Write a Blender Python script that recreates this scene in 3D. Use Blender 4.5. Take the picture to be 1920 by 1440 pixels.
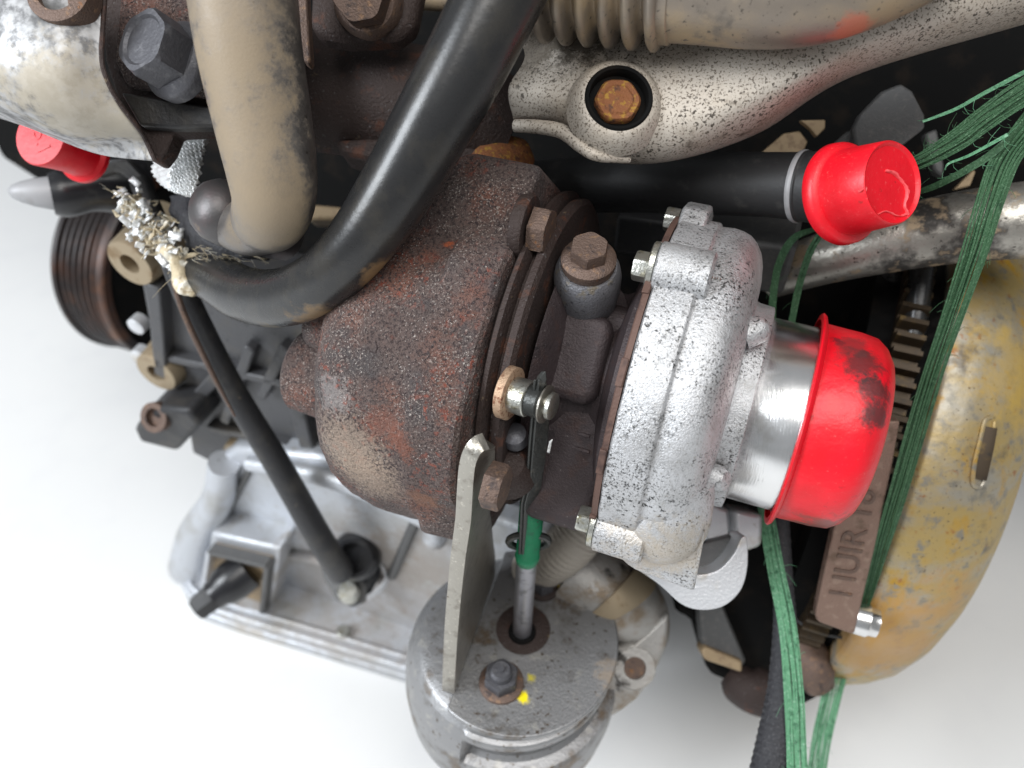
import bpy, bmesh, math, random
from mathutils import Vector, Matrix, noise

# ------------------------------------------------------------------ clear
for o in list(bpy.data.objects):
    bpy.data.objects.remove(o, do_unlink=True)
SC = bpy.context.scene
COL = SC.collection
random.seed(7)

# ------------------------------------------------------------------ camera
FPX = 1500.0                                   # focal length in pixels of a 1920 px wide picture
CAM_Z = 0.545
CAM = Vector((0, 0, CAM_Z))
Q2 = math.sqrt(0.5)
RT = Vector((1, 0, 0)); UP = Vector((0, Q2, Q2)); FW = Vector((0, Q2, -Q2))   # looking 45 degrees down
cd = bpy.data.cameras.new('camera'); cam = bpy.data.objects.new('camera', cd); COL.objects.link(cam)
cam.location = CAM
cam.rotation_euler = (math.radians(45), 0, 0)
cd.sensor_width = 36.0; cd.lens = FPX / 1920 * 36
cd.clip_start = 0.005; cd.clip_end = 50
cd.dof.use_dof = True; cd.dof.focus_distance = 0.262; cd.dof.aperture_fstop = 8.5
SC.camera = cam

# ------------------------------------------------------------------ light
w = bpy.data.worlds.new('World'); SC.world = w; w.use_nodes = True
w.node_tree.nodes['Background'].inputs[0].default_value = (0.93, 0.965, 1.0, 1)
w.node_tree.nodes['Background'].inputs[1].default_value = 0.37
def area(name, loc, target, size, power, col):
    l = bpy.data.lights.new(name, 'AREA'); l.shape = 'RECTANGLE'; l.size, l.size_y = size
    l.energy = power; l.color = col
    o = bpy.data.objects.new(name, l); COL.objects.link(o); o.location = loc
    o.rotation_euler = (Vector(target) - Vector(loc)).to_track_quat('-Z', 'Y').to_euler()
    return o
area('key_softbox', (-1.35, -0.30, 1.22), (-0.05, 0.15, 0.38), (0.60, 0.85), 36.0, (0.90, 0.95, 1.0))
area('overhead_softbox', (0.1, -0.35, 1.6), (0.0, 0.25, 0.2), (1.2, 0.7), 19.0, (1.0, 0.98, 0.95))

vs = SC.view_settings
vs.view_transform = 'Standard'; vs.look = 'None'; vs.gamma = 1.0; vs.exposure = -0.12
vs.use_curve_mapping = False
SC.render.engine = 'CYCLES'
SC.cycles.max_bounces = 8

# ------------------------------------------------------------------ frames and pixel helpers
PSI = math.radians(20.7)                       # engine yaw: the crank axis comes towards the camera at its flywheel end
EX = Vector((math.cos(PSI), -math.sin(PSI), 0)); EY = Vector((math.sin(PSI), math.cos(PSI), 0)); EZ = Vector((0, 0, 1))
def P(px, py, d):
    return CAM + RT * ((px - 960) / FPX * d) - UP * ((py - 720) / FPX * d) + FW * d
def S(d): return d / FPX                        # metres per pixel at depth d
def depth(p): return (p - CAM).dot(FW)
WALL0 = EY.dot(P(450, 750, 0.44) - CAM)
def W(px, py, off=0.0):
    """where the ray through a pixel meets the engine side wall moved off metres towards the viewer"""
    r = P(px, py, 1.0) - CAM
    return CAM + r * ((WALL0 - off) / EY.dot(r))
def Zpl(px, py, z):
    r = P(px, py, 1.0) - CAM
    return CAM + r * ((z - CAM_Z) / r.z)
T0 = P(1210, 715, .30); TU = 0.0002             # turbo axis: compressor flange centre, unit of 0.2 mm
TA = EX; TB = (UP - TA * UP.dot(TA)).normalized(); TV = TA.cross(TB)
def TP(t, b, v): return T0 + TA * (t * TU) + TB * (b * TU) + TV * (v * TU)
def CYL(px, py, o, ax, R):
    """front point under a pixel of a round body of radius R about an axis"""
    r = (P(px, py, 1.0) - CAM).normalized(); q = CAM - o
    A = r - ax * r.dot(ax); B = q - ax * q.dot(ax)
    aa = A.dot(A); bb = 2 * A.dot(B); cc = B.dot(B) - R * R
    return CAM + r * ((-bb - math.sqrt(max(0.0, bb * bb - 4 * aa * cc))) / (2 * aa))
def CAPP(px, py): return CYL(px, py, T0, TA, 176 * TU)
def TURB(px, py): return CYL(px, py, TP(0, -46, 0), TA, 335 * TU)
def COMP(px, py): return CYL(px, py, T0, TA, 290 * TU)
DISC_Z = P(972, 1192, .36).z                    # top of the actuator plate
def C3(x, y, z):                                # camera-space direction (right, up, towards the viewer)
    return (RT * x + UP * y - FW * z).normalized()

# ------------------------------------------------------------------ materials
def mat(name, base, metal=0.0, rough=0.5, layers=(), bump=(), rvar=0.0, coat=0.0, spec=0.5, patches=(), sss=0.0, aniso=None):
    """layers: (colour, scale, low, high[, stretch[, metal, rough]]) noise-masked colours; patches: (point, radius, colour, noise scale, strength[, rough])"""
    m = bpy.data.materials.new(name); m.use_nodes = True
    nt = m.node_tree; N = nt.nodes; L = nt.links
    b = N['Principled BSDF']
    geo = N.new('ShaderNodeNewGeometry')
    def noise_(scale, detail=4.0, stretch=None, rough_=0.6):
        t = N.new('ShaderNodeTexNoise'); t.inputs['Scale'].default_value = scale; t.inputs['Detail'].default_value = detail
        t.inputs['Roughness'].default_value = rough_
        if stretch:
            mp = N.new('ShaderNodeMapping'); mp.inputs['Rotation'].default_value = (0, 0, PSI); mp.inputs['Scale'].default_value = stretch
            L.new(geo.outputs['Position'], mp.inputs['Vector']); L.new(mp.outputs[0], t.inputs['Vector'])
        else:
            L.new(geo.outputs['Position'], t.inputs['Vector'])
        return t.outputs['Fac']
    def ramp(sock, lo, hi):
        r = N.new('ShaderNodeMapRange'); r.interpolation_type = 'SMOOTHSTEP'
        r.inputs[1].default_value = lo; r.inputs[2].default_value = hi
        L.new(sock, r.inputs[0]); return r.outputs[0]
    def mixc(f, a, c):
        x = N.new('ShaderNodeMix'); x.data_type = 'RGBA'; L.new(f, x.inputs[0])
        if isinstance(a, tuple): x.inputs[6].default_value = (*a, 1)
        else: L.new(a, x.inputs[6])
        x.inputs[7].default_value = (*c, 1); return x.outputs[2]
    def mixf(f, a, c):
        x = N.new('ShaderNodeMix'); x.data_type = 'FLOAT'; L.new(f, x.inputs[0])
        if isinstance(a, float): x.inputs[2].default_value = a
        else: L.new(a, x.inputs[2])
        x.inputs[3].default_value = c; return x.outputs[0]
    colr = tuple(base); met = float(metal); rgh = float(rough)
    for ly in layers:
        mk_ = ly[-1] if isinstance(ly[-1], dict) else None
        if mk_: ly = ly[:-1]
        c, sc, lo, hi = ly[:4]; st = ly[4] if len(ly) > 4 else None
        f = ramp(noise_(sc, 5.0, st), lo, hi)
        if mk_:
            mm = N.new('ShaderNodeMath'); mm.operation = 'MULTIPLY'; L.new(f, mm.inputs[0]); L.new(ramp(noise_(mk_['s'], 3.0), mk_['lo'], mk_['hi']), mm.inputs[1]); f = mm.outputs[0]
        colr = mixc(f, colr, c)
        if len(ly) > 5:
            met = mixf(f, met, ly[5]); rgh = mixf(f, rgh, ly[6])
    for pt in patches:
        p, rad, c, nsc, stren = pt[:5]
        d = N.new('ShaderNodeVectorMath'); d.operation = 'DISTANCE'; L.new(geo.outputs['Position'], d.inputs[0]); d.inputs[1].default_value = p
        n = noise_(nsc, 6.0, None, 0.75)
        a = N.new('ShaderNodeMath'); a.operation = 'MULTIPLY_ADD'; L.new(n, a.inputs[0]); a.inputs[1].default_value = 2.4 * rad
        L.new(d.outputs['Value'], a.inputs[2])
        r = N.new('ShaderNodeMapRange'); r.interpolation_type = 'SMOOTHSTEP'
        r.inputs[1].default_value = rad * 2.15; r.inputs[2].default_value = rad * 1.55
        r.inputs[3].default_value = 0; r.inputs[4].default_value = stren
        L.new(a.outputs[0], r.inputs[0]); colr = mixc(r.outputs[0], colr, c)
        if len(pt) > 5:
            met = mixf(r.outputs[0], met, 0.0); rgh = mixf(r.outputs[0], rgh, pt[5])
    if isinstance(colr, tuple): b.inputs['Base Color'].default_value = (*colr, 1)
    else: L.new(colr, b.inputs['Base Color'])
    if isinstance(met, float): b.inputs['Metallic'].default_value = met
    else: L.new(met, b.inputs['Metallic'])
    if rvar:
        f = noise_(260.0, 4.0)
        a = N.new('ShaderNodeMath'); a.operation = 'MULTIPLY_ADD'; L.new(f, a.inputs[0]); a.inputs[1].default_value = rvar
        if isinstance(rgh, float): a.inputs[2].default_value = rgh - rvar / 2
        else:
            L.new(rgh, a.inputs[2])
        rgh = a.outputs[0]
    if isinstance(rgh, float): b.inputs['Roughness'].default_value = rgh
    else: L.new(rgh, b.inputs['Roughness'])
    b.inputs['Specular IOR Level'].default_value = spec
    if coat: b.inputs['Coat Weight'].default_value = coat
    if sss:
        b.inputs['Subsurface Weight'].default_value = sss; b.inputs['Subsurface Radius'].default_value = (0.004, 0.001, 0.001)
        b.inputs['Subsurface Scale'].default_value = 0.5
    prev = None
    for bp in bump:
        sc, dist = bp[:2]; st = bp[2] if len(bp) > 2 else None
        k = N.new('ShaderNodeBump'); k.inputs['Strength'].default_value = 1.0; k.inputs['Distance'].default_value = dist
        L.new(noise_(sc, 3.0, st), k.inputs['Height'])
        if prev: L.new(prev, k.inputs['Normal'])
        prev = k.outputs[0]
    if prev: L.new(prev, b.inputs['Normal'])
    return m

M = {}
M['ground'] = mat('white_floor', (0.74, 0.74, 0.735), 0, 0.55, [((0.72, 0.72, 0.72), 30, 0.45, 0.75)], [(700, 0.00006)], spec=0.25)
M['rust'] = mat('rusty_cast_iron', (0.108, 0.076, 0.068), 0.1, 0.76,
    [((0.175, 0.075, 0.052), 55, 0.46, 0.74), ((0.070, 0.060, 0.060), 42, 0.48, 0.68), ((0.040, 0.026, 0.026), 900, 0.50, 0.62), ((0.34, 0.29, 0.26), 1400, 0.54, 0.66, {'s': 50, 'lo': .38, 'hi': .60}),
     ((0.23, 0.060, 0.036), 420, 0.52, 0.68, {'s': 45, 'lo': .46, 'hi': .64}), ((0.022, 0.015, 0.015), 2000, 0.56, 0.66), ((0.60, 0.55, 0.51), 1500, 0.60, 0.68, {'s': 70, 'lo': .46, 'hi': .60})],
    [(1400, 0.0013), (450, 0.0010), (120, 0.0012)],
    patches=[(TURB(648, 850), .019, (0.40, 0.31, 0.24), 900, 0.6), (TURB(690, 905), .017, (0.38, 0.29, 0.22), 900, 0.55), (TURB(614, 745), .010, (0.34, 0.31, 0.30), 450, 0.5),
             (TURB(840, 455), .0028, (0.42, 0.10, 0.035), 300, 0.95), (P(895, 380, .275), .006, (0.38, 0.24, 0.09), 500, 0.9),
             (P(905, 330, .285), .006, (0.34, 0.20, 0.07), 500, 0.9),
             (TURB(750, 830), .008, (0.24, 0.08, 0.045), 500, 0.6), (TURB(715, 800), .010, (0.21, 0.078, 0.05), 500, 0.5), (TURB(790, 940), .008, (0.25, 0.11, 0.06), 200, 0.7)])
M['rustdark'] = mat('dark_rusted_iron', (0.035, 0.022, 0.019), 0.2, 0.68, [((0.085, 0.034, 0.02), 120, 0.55, 0.7), ((0.19, 0.14, 0.08), 150, 0.66, 0.75), ((0.10, 0.09, 0.09), 800, 0.62, 0.7)], [(900, 0.0006)])
M['core'] = mat('heat_stained_core', (0.046, 0.034, 0.036), 0.35, 0.55, [((0.055, 0.034, 0.032), 140, 0.52, 0.7), ((0.02, 0.016, 0.018), 90, 0.55, 0.7), ((0.16, 0.14, 0.14), 1100, 0.66, 0.71)], [(1300, 0.0003), (200, .0003)])
M['backplate'] = mat('brown_gasket_edge', (0.115, 0.066, 0.052), 0.3, 0.6, [((0.06, 0.035, 0.03), 160, 0.5, 0.7)], [(900, 0.0002)])
_alp = [(COMP(1180, 1000), .020, (0.50, 0.43, 0.35), 200, 0.55), (COMP(1260, 1010), .020, (0.5, 0.43, 0.34), 240, 0.6), (P(1338, 885, .262), .006, (0.06, 0.055, 0.05), 900, 0.75), (P(1430, 620, .27), .005, (0.2, 0.2, 0.19), 900, 0.6)]
M['alu'] = mat('cast_aluminium', (0.56, 0.565, 0.58), 0.72, 0.50,
    [((0.43, 0.43, 0.435), 80, 0.42, 0.68), ((0.12, 0.12, 0.12), 1300, 0.53, 0.61, {'s': 55, 'lo': .40, 'hi': .56}), ((0.06, 0.06, 0.06), 700, 0.56, 0.63, {'s': 45, 'lo': .44, 'hi': .58}), ((0.36, 0.35, 0.34), 1100, 0.55, 0.70)],
    [(1500, 0.00030), (500, 0.00012)], patches=_alp)
M['aluclean'] = mat('clean_cast_aluminium', (0.64, 0.65, 0.67), 0.6, 0.42, [((0.5, 0.46, 0.40), 60, 0.52, 0.72), ((0.38, 0.36, 0.33), 180, 0.64, 0.74)], [(900, 0.0002)])
M['alumach'] = mat('machined_aluminium', (0.80, 0.80, 0.80), 1.0, 0.23, [((0.62, 0.60, 0.57), 60, 0.5, 0.7), ((0.25, 0.25, 0.25), 700, 0.70, 0.76)],
    [(900, 0.00005, (3.0, 0.15, 0.15))], rvar=0.12)
M['shield'] = mat('dirty_heat_shield', (0.47, 0.425, 0.37), 0.30, 0.62, [((0.40, 0.345, 0.28), 45, 0.42, 0.66, None, 0.25, 0.6), ((0.14, 0.115, 0.09), 1300, 0.52, 0.62, None, 0.0, 0.8), ((0.055, 0.045, 0.035), 650, 0.545, 0.635, None, 0.0, 0.8, {'s': 50, 'lo': .42, 'hi': .58}), ((0.08, 0.062, 0.046), 90, 0.60, 0.78, None, 0.0, 0.8)], [(700, 0.0002)],
    patches=[(P(1090, 90, .27), .016, (0.07, 0.055, 0.04), 260, 0.9, 0.7), (P(1230, 110, .27), .006, (0.10, 0.07, 0.05), 320, 0.8, 0.7), (P(1000, 90, .27), .012, (0.16, 0.135, 0.105), 260, 0.7, 0.7)])
M['shield2'] = mat('smudged_heat_shield', (0.46, 0.46, 0.465), 0.6, 0.55, [((0.17, 0.17, 0.175), 260, 0.42, 0.66, None, 0.5, 0.6), ((0.10, 0.10, 0.10), 60, 0.44, 0.70, None, 0.5, 0.6)], [(300, 0.0001)],
    patches=[(P(130, 215, .25), .03, (0.42, 0.37, 0.29), 90, 0.8, 0.55), (P(230, 265, .26), .014, (0.40, 0.36, 0.29), 200, 0.8, 0.55)])
M['leftpipe'] = mat('grey_dusty_steel_pipe', (0.19, 0.175, 0.165), 0.8, 0.38, [((0.23, 0.18, 0.12), 42, 0.46, 0.66, (0.5, 1, 0.6), 0.3, 0.6), ((0.13, 0.12, 0.11), 90, 0.58, 0.76), ((0.09, 0.08, 0.07), 700, 0.60, 0.70)], [(1200, 0.00008)],
    patches=[(P(x, y, d), 0.026, (0.25, 0.195, 0.130), 90, 0.65, 0.6) for x, y, d in ((400, 30, .212), (415, 120, .215), (430, 200, .220), (445, 290, .226), (460, 370, .233), (490, 440, .245))])
M['dustpipe'] = mat('dusty_steel_pipe', (0.235, 0.20, 0.165), 0.6, 0.42, [((0.31, 0.235, 0.145), 42, 0.40, 0.62, (0.5, 1, 0.6), 0.25, 0.6), ((0.15, 0.13, 0.11), 90, 0.58, 0.76), ((0.10, 0.085, 0.07), 600, 0.60, 0.70)], [(1200, 0.00008)],
    patches=[(P(460, 330, .23), .020, (0.33, 0.255, 0.165), 150, 0.6, 0.6), (P(1590, 50, .23), .0075, (0.50, 0.12, 0.06), 60, 0.75, 0.5), (P(420, 0, .22), .03, (0.36, 0.29, 0.20), 90, 0.5, 0.55)])  # red patch paints a red cap's reflection into the pipe colour
M['mottled'] = mat('mottled_steel_pipe', (0.40, 0.38, 0.34), 0.75, 0.36, [((0.04, 0.037, 0.034), 55, 0.44, 0.60, None, 0.2, 0.6), ((0.34, 0.26, 0.17), 110, 0.54, 0.66, None, 0.2, 0.6), ((0.05, 0.045, 0.04), 420, 0.60, 0.68)], [(500, 0.0002)])
M['rubber'] = mat('black_rubber', (0.016, 0.016, 0.0165), 0, 0.22, [((0.027, 0.025, 0.022), 90, 0.45, 0.7)], [(500, 0.00005)], rvar=0.12,
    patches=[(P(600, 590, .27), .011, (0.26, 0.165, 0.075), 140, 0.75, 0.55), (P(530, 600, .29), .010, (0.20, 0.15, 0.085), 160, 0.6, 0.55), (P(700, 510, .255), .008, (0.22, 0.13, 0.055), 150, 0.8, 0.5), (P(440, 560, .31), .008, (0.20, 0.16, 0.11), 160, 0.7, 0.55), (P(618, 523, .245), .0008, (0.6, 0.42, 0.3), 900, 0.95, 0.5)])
M['matteblack'] = mat('matte_black_rubber', (0.022, 0.022, 0.023), 0, 0.55, [((0.045, 0.044, 0.042), 200, 0.55, 0.75)], [(900, 0.0001)])
M['blackpaint'] = mat('black_painted_iron', (0.022, 0.022, 0.024), 0.1, 0.48, [((0.045, 0.042, 0.038), 60, 0.5, 0.7), ((0.09, 0.075, 0.055), 220, 0.66, 0.74)], [(500, 0.0003)])
M['blackgloss'] = mat('glossy_black_plastic', (0.012, 0.012, 0.014), 0, 0.30, [((0.03, 0.03, 0.03), 120, 0.55, 0.7)])
M['void'] = mat('black_and_gap_shade', (0.006, 0.006, 0.006), 0, 0.85, [((0.014, 0.011, 0.009), 70, 0.5, 0.7)], spec=0.1)  # near black for dark parts; also puts the engine gaps' shade into colour
M['block'] = mat('dark_grey_engine_paint', (0.062, 0.062, 0.066), 0.15, 0.45, [((0.085, 0.078, 0.068), 45, 0.5, 0.72), ((0.022, 0.022, 0.023), 160, 0.6, 0.72)], [(400, 0.0003)])
M['redcap'] = mat('red_plastic_cap', (0.70, 0.005, 0.016), 0, 0.42, [((0.60, 0.004, 0.012), 60, 0.42, 0.7), ((0.72, 0.05, 0.055), 900, 0.60, 0.70), ((0.40, 0.01, 0.012), 260, 0.66, 0.74)], [(350, 0.00012)], sss=0.05,
    patches=[])
M['redcapdirty'] = mat('red_plastic_cap_with_soot', (0.70, 0.004, 0.016), 0, 0.38, [((0.60, 0.004, 0.012), 50, 0.42, 0.7), ((0.72, 0.05, 0.055), 800, 0.62, 0.72), ((0.36, 0.01, 0.012), 150, 0.60, 0.74)], [(160, 0.00035)], sss=0.05,
    patches=[(CAPP(1622, 684), .0100, (0.03, 0.022, 0.022), 110, 0.80), (CAPP(1640, 725), .0085, (0.025, 0.02, 0.02), 110, 0.85), (CAPP(1654, 775), .0075, (0.025, 0.02, 0.02), 120, 0.85), (CAPP(1598, 650), .008, (0.06, 0.03, 0.03), 150, 0.6), (CAPP(1570, 640), .0028, (0.10, 0.015, 0.02), 400, 0.8),
             (CAPP(1545, 985), .012, (0.11, 0.05, 0.04), 80, 0.8), (CAPP(1500, 982), .010, (0.08, 0.045, 0.035), 80, 0.75), (CAPP(1560, 760), .004, (0.40, 0.02, 0.02), 300, 0.5)])
M['zincyellow'] = mat('worn_yellow_zinc', (0.42, 0.31, 0.125), 0.45, 0.50, [((0.37, 0.345, 0.29), 34, 0.44, 0.64, (.6, .6, 1.4), 0.55, 0.46), ((0.42, 0.245, 0.03), 55, 0.50, 0.68, (1.3, 1.3, .6), 0.25, 0.5), ((0.24, 0.225, 0.19), 160, 0.52, 0.70), ((0.30, 0.12, 0.035), 190, 0.60, 0.74), ((0.13, 0.11, 0.085), 45, 0.58, 0.76), ((0.10, 0.08, 0.06), 700, 0.62, 0.70)], [(260, 0.0002)],
    patches=[(P(1640, 1190, .36), .05, (0.42, 0.225, 0.06), 40, 0.75, 0.45), (P(1900, 700, .33), .03, (0.48, 0.31, 0.05), 60, 0.6, 0.45)])
M['gear'] = mat('brown_gear_steel', (0.055, 0.038, 0.022), 0.5, 0.5, [((0.13, 0.085, 0.03), 130, 0.55, 0.7), ((0.03, 0.025, 0.02), 300, 0.55, 0.7)])
M['zincbolt'] = mat('zinc_plated_steel', (0.50, 0.50, 0.46), 0.95, 0.34, [((0.36, 0.33, 0.22), 300, 0.5, 0.7), ((0.08, 0.075, 0.06), 700, 0.62, 0.7)], [(900, 0.0002)])
M['rustbolt'] = mat('rusty_bolt_steel', (0.13, 0.088, 0.070), 0.5, 0.55, [((0.22, 0.135, 0.085), 400, 0.54, 0.70), ((0.06, 0.045, 0.042), 260, 0.55, 0.7), ((0.24, 0.09, 0.02), 180, 0.64, 0.75)], [(1300, 0.0004)])
M['rustorange'] = mat('orange_rust', (0.23, 0.085, 0.03), 0.2, 0.7, [((0.36, 0.20, 0.03), 500, 0.52, 0.68), ((0.09, 0.04, 0.025), 300, 0.52, 0.7)], [(1200, 0.0005)])
M['darkbolt'] = mat('blackened_bolt_steel', (0.085, 0.085, 0.095), 0.45, 0.50, [((0.13, 0.13, 0.14), 300, 0.5, 0.7)], [(900, 0.0002)])
M['bluesteel'] = mat('blued_steel_fitting', (0.17, 0.17, 0.185), 0.55, 0.52, [((0.18, 0.155, 0.12), 200, 0.54, 0.7), ((0.05, 0.05, 0.055), 700, 0.58, 0.68)], [(1400, 0.0004)],
    patches=[(P(1090, 518, .26), .0022, (0.42, 0.36, 0.04), 900, 0.9)])
M['actuator'] = mat('brushed_grey_canister', (0.30, 0.30, 0.305), 0.8, 0.44, [((0.17, 0.165, 0.16), 60, 0.5, 0.68), ((0.40, 0.39, 0.37), 130, 0.56, 0.72), ((0.17, 0.125, 0.085), 60, 0.56, 0.72), ((0.10, 0.075, 0.055), 420, 0.60, 0.70)], [(800, 0.0002)],
    patches=[(Zpl(983, 1307, DISC_Z), .0034, (0.78, 0.64, 0.0), 250, 1.0, 0.5), (Zpl(996, 1272, DISC_Z), .0026, (0.55, 0.47, 0.03), 400, 0.9, 0.5), (Zpl(1040, 1098, DISC_Z), .005, (0.60, 0.45, 0.02), 300, 0.95, 0.5), (Zpl(1052, 1078, DISC_Z), .004, (0.62, 0.58, 0.03), 300, 0.9, 0.5), (Zpl(1150, 1270, DISC_Z), .010, (0.24, 0.17, 0.10), 200, 0.6, 0.6)])
M['bracket'] = mat('plated_steel_bracket', (0.38, 0.36, 0.32), 0.9, 0.36, [((0.24, 0.22, 0.19), 160, 0.5, 0.7), ((0.55, 0.52, 0.46), 500, 0.58, 0.7), ((0.12, 0.09, 0.06), 420, 0.66, 0.74)], [(700, 0.0002)],
    patches=[(P(890, 1090, .29), .0012, (0.02, 0.22, 0.12), 500, 0.9, 0.5)])
M['rod'] = mat('grey_steel_rod', (0.36, 0.36, 0.39), 0.85, 0.42, [((0.22, 0.22, 0.23), 200, 0.5, 0.7)], [(900, 0.0001)],
    patches=[(P(990, 1042, .317), .007, (0.01, 0.21, 0.095), 300, 1.0, 0.5), (P(997, 1025, .31), .007, (0.01, 0.21, 0.095), 300, 1.0, 0.5)])
M['greenpaint'] = mat('green_paint', (0.008, 0.19, 0.085), 0, 0.45, [((0.02, 0.13, 0.07), 300, 0.5, 0.7), ((0.05, 0.05, 0.05), 500, 0.64, 0.7)], [(900, 0.0003)])
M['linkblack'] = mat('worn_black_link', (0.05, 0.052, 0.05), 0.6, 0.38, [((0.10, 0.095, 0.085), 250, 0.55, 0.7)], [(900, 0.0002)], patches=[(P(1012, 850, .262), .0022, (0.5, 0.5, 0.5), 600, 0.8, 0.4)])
M['copper'] = mat('rust_pitted_tan_steel', (0.44, 0.30, 0.20), 0.5, 0.5, [((0.20, 0.09, 0.05), 500, 0.53, 0.62), ((0.24, 0.13, 0.08), 200, 0.55, 0.7)], [(1400, 0.0003)])
M['strap'] = mat('green_woven_strap', (0.028, 0.092, 0.036), 0, 0.6, [((0.10, 0.20, 0.11), 1300, 0.52, 0.7), ((0.012, 0.055, 0.02), 300, 0.52, 0.7)], [(1600, 0.0005)])
M['straplight'] = mat('pale_green_strap', (0.085, 0.25, 0.13), 0, 0.6, [((0.20, 0.38, 0.25), 900, 0.5, 0.7), ((0.025, 0.11, 0.05), 400, 0.52, 0.7)], [(1600, 0.0005)])
M['brownplate'] = mat('brown_stamped_plate', (0.20, 0.13, 0.10), 0.35, 0.55, [((0.25, 0.175, 0.135), 300, 0.5, 0.7), ((0.13, 0.085, 0.06), 120, 0.55, 0.7)], [(1500, 0.0004)])
M['foil'] = mat('crinkled_foil', (0.88, 0.89, 0.89), 0.35, 0.32, [((0.6, 0.6, 0.58), 200, 0.5, 0.7)], [(500, 0.0008)])
M['fibre'] = mat('frayed_glass_fibre', (0.55, 0.46, 0.31), 0, 0.6, [((0.75, 0.72, 0.63), 200, 0.48, 0.62), ((0.24, 0.16, 0.08), 260, 0.56, 0.7)], [(1500, 0.0004)])
M['sleeve'] = mat('black_woven_sleeve', (0.022, 0.022, 0.026), 0, 0.65, [((0.055, 0.055, 0.06), 900, 0.5, 0.7)], [(900, 0.0006)])
M['weave'] = mat('grey_braided_hose', (0.40, 0.36, 0.31), 0.2, 0.6, [((0.22, 0.2, 0.18), 60, 0.5, 0.7)], [(900, 0.0006)])
M['greyplate'] = mat('dull_grey_bracket', (0.105, 0.105, 0.105), 0.4, 0.55, [((0.14, 0.135, 0.13), 400, 0.5, 0.7)], [(1200, 0.0002)])
M['darksteel'] = mat('dark_polished_steel', (0.10, 0.095, 0.095), 0.75, 0.46, [((0.12, 0.10, 0.10), 70, 0.5, 0.7), ((0.34, 0.26, 0.17), 60, 0.62, 0.75, None, 0.3, 0.6)], [(900, .0001)])
M['stained'] = mat('stained_aluminium', (0.40, 0.385, 0.365), 0.6, 0.45, [((0.26, 0.20, 0.14), 50, 0.46, 0.66), ((0.05, 0.045, 0.04), 75, 0.56, 0.68), ((0.5, 0.5, 0.5), 90, 0.6, 0.74)], [(700, .0003)])
M['redpale'] = mat('torn_red_skin', (0.80, 0.09, 0.10), 0, 0.5)
M['pan'] = mat('pan_aluminium', (0.52, 0.54, 0.575), 0.55, 0.40, [((0.40, 0.40, 0.395), 35, 0.46, 0.68), ((0.34, 0.31, 0.27), 120, 0.60, 0.76), ((0.12, 0.11, 0.10), 300, 0.66, 0.74)], [(900, 0.0003), (150, .0004)],
    patches=[(W(600, 1135, .03), .06, (0.24, 0.19, 0.14), 90, 0.4, 0.5), (W(720, 1140, .03), .085, (0.22, 0.17, 0.125), 70, 0.5, 0.5), (W(790, 1070, .02), .06, (0.21, 0.165, 0.12), 70, 0.5, 0.5), (W(480, 1180, .04), .03, (0.36, 0.30, 0.22), 80, 0.6, 0.6)])  # tan patches paint the lower wall's shading into the colour
M['tan'] = mat('tan_metal', (0.34, 0.25, 0.15), 0.2, 0.6, [((0.22, 0.15, 0.09), 200, 0.5, 0.7)])
M['pulley'] = mat('pulley_rubber_grooves', (0.022, 0.017, 0.017), 0.25, 0.42, [((0.075, 0.030, 0.016), 30, 0.48, 0.68), ((0.04, 0.03, 0.028), 120, 0.5, 0.7)],
    patches=[(P(180, 640, .50), .06, (0.15, 0.055, 0.018), 30, 0.8, 0.5)])
M['greytip'] = mat('grey_plastic_tip', (0.33, 0.33, 0.34), 0.1, 0.5, [((0.25, 0.245, 0.24), 90, 0.5, 0.7)])
M['boss'] = mat('machined_boss_tan', (0.34, 0.27, 0.18), 0.5, 0.5, [((0.22, 0.15, 0.08), 140, 0.5, 0.7)])

# ------------------------------------------------------------------ mesh helpers
def thing(name, label, cat, loc, group=None):
    o = bpy.data.objects.new(name, None); COL.objects.link(o); o.location = loc; o.empty_display_size = 0.01
    o['label'] = label; o['category'] = cat
    if group: o['group'] = group
    return o
def tag(o, label, cat, group=None):
    o['label'] = label; o['category'] = cat
    if group: o['group'] = group
    return o
def wloc(o):
    l = o.location.copy()
    while o.parent: o = o.parent; l += o.location
    return l
def mk(name, verts, faces, m, parent=None, sharp=38, bevel=0, bseg=2, solid=0, sub=0):
    verts = [Vector(v) for v in verts]
    mn = Vector([min(v[i] for v in verts) for i in range(3)]); mx = Vector([max(v[i] for v in verts) for i in range(3)])
    org = (mn + mx) / 2; org.z = mn.z
    me = bpy.data.meshes.new(name)
    me.from_pydata([v - org for v in verts], [], faces)
    bm = bmesh.new(); bm.from_mesh(me); bmesh.ops.recalc_face_normals(bm, faces=bm.faces); bm.to_mesh(me); bm.free()
    me.materials.append(M[m])
    me.polygons.foreach_set('use_smooth', [True] * len(me.polygons))
    if sharp < 180: me.set_sharp_from_angle(angle=math.radians(sharp))
    o = bpy.data.objects.new(name, me); COL.objects.link(o)
    if parent: o.parent = parent; o.location = org - wloc(parent)
    else: o.location = org
    if solid:
        s = o.modifiers.new('thickness', 'SOLIDIFY'); s.thickness = solid; s.offset = 0
    if bevel:
        b = o.modifiers.new('edge', 'BEVEL'); b.width = bevel; b.segments = bseg; b.limit_method = 'ANGLE'; b.angle_limit = math.radians(35); b.harden_normals = False
    if sub:
        s = o.modifiers.new('smooth', 'SUBSURF'); s.levels = sub; s.render_levels = sub
    return o
def frame(axis, hint=None):
    a = axis.normalized(); h = hint or UP
    if abs(a.dot(h.normalized())) > 0.98: h = RT
    b = (h - a * h.dot(a)).normalized(); c = b.cross(a)
    return a, b, c
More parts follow.
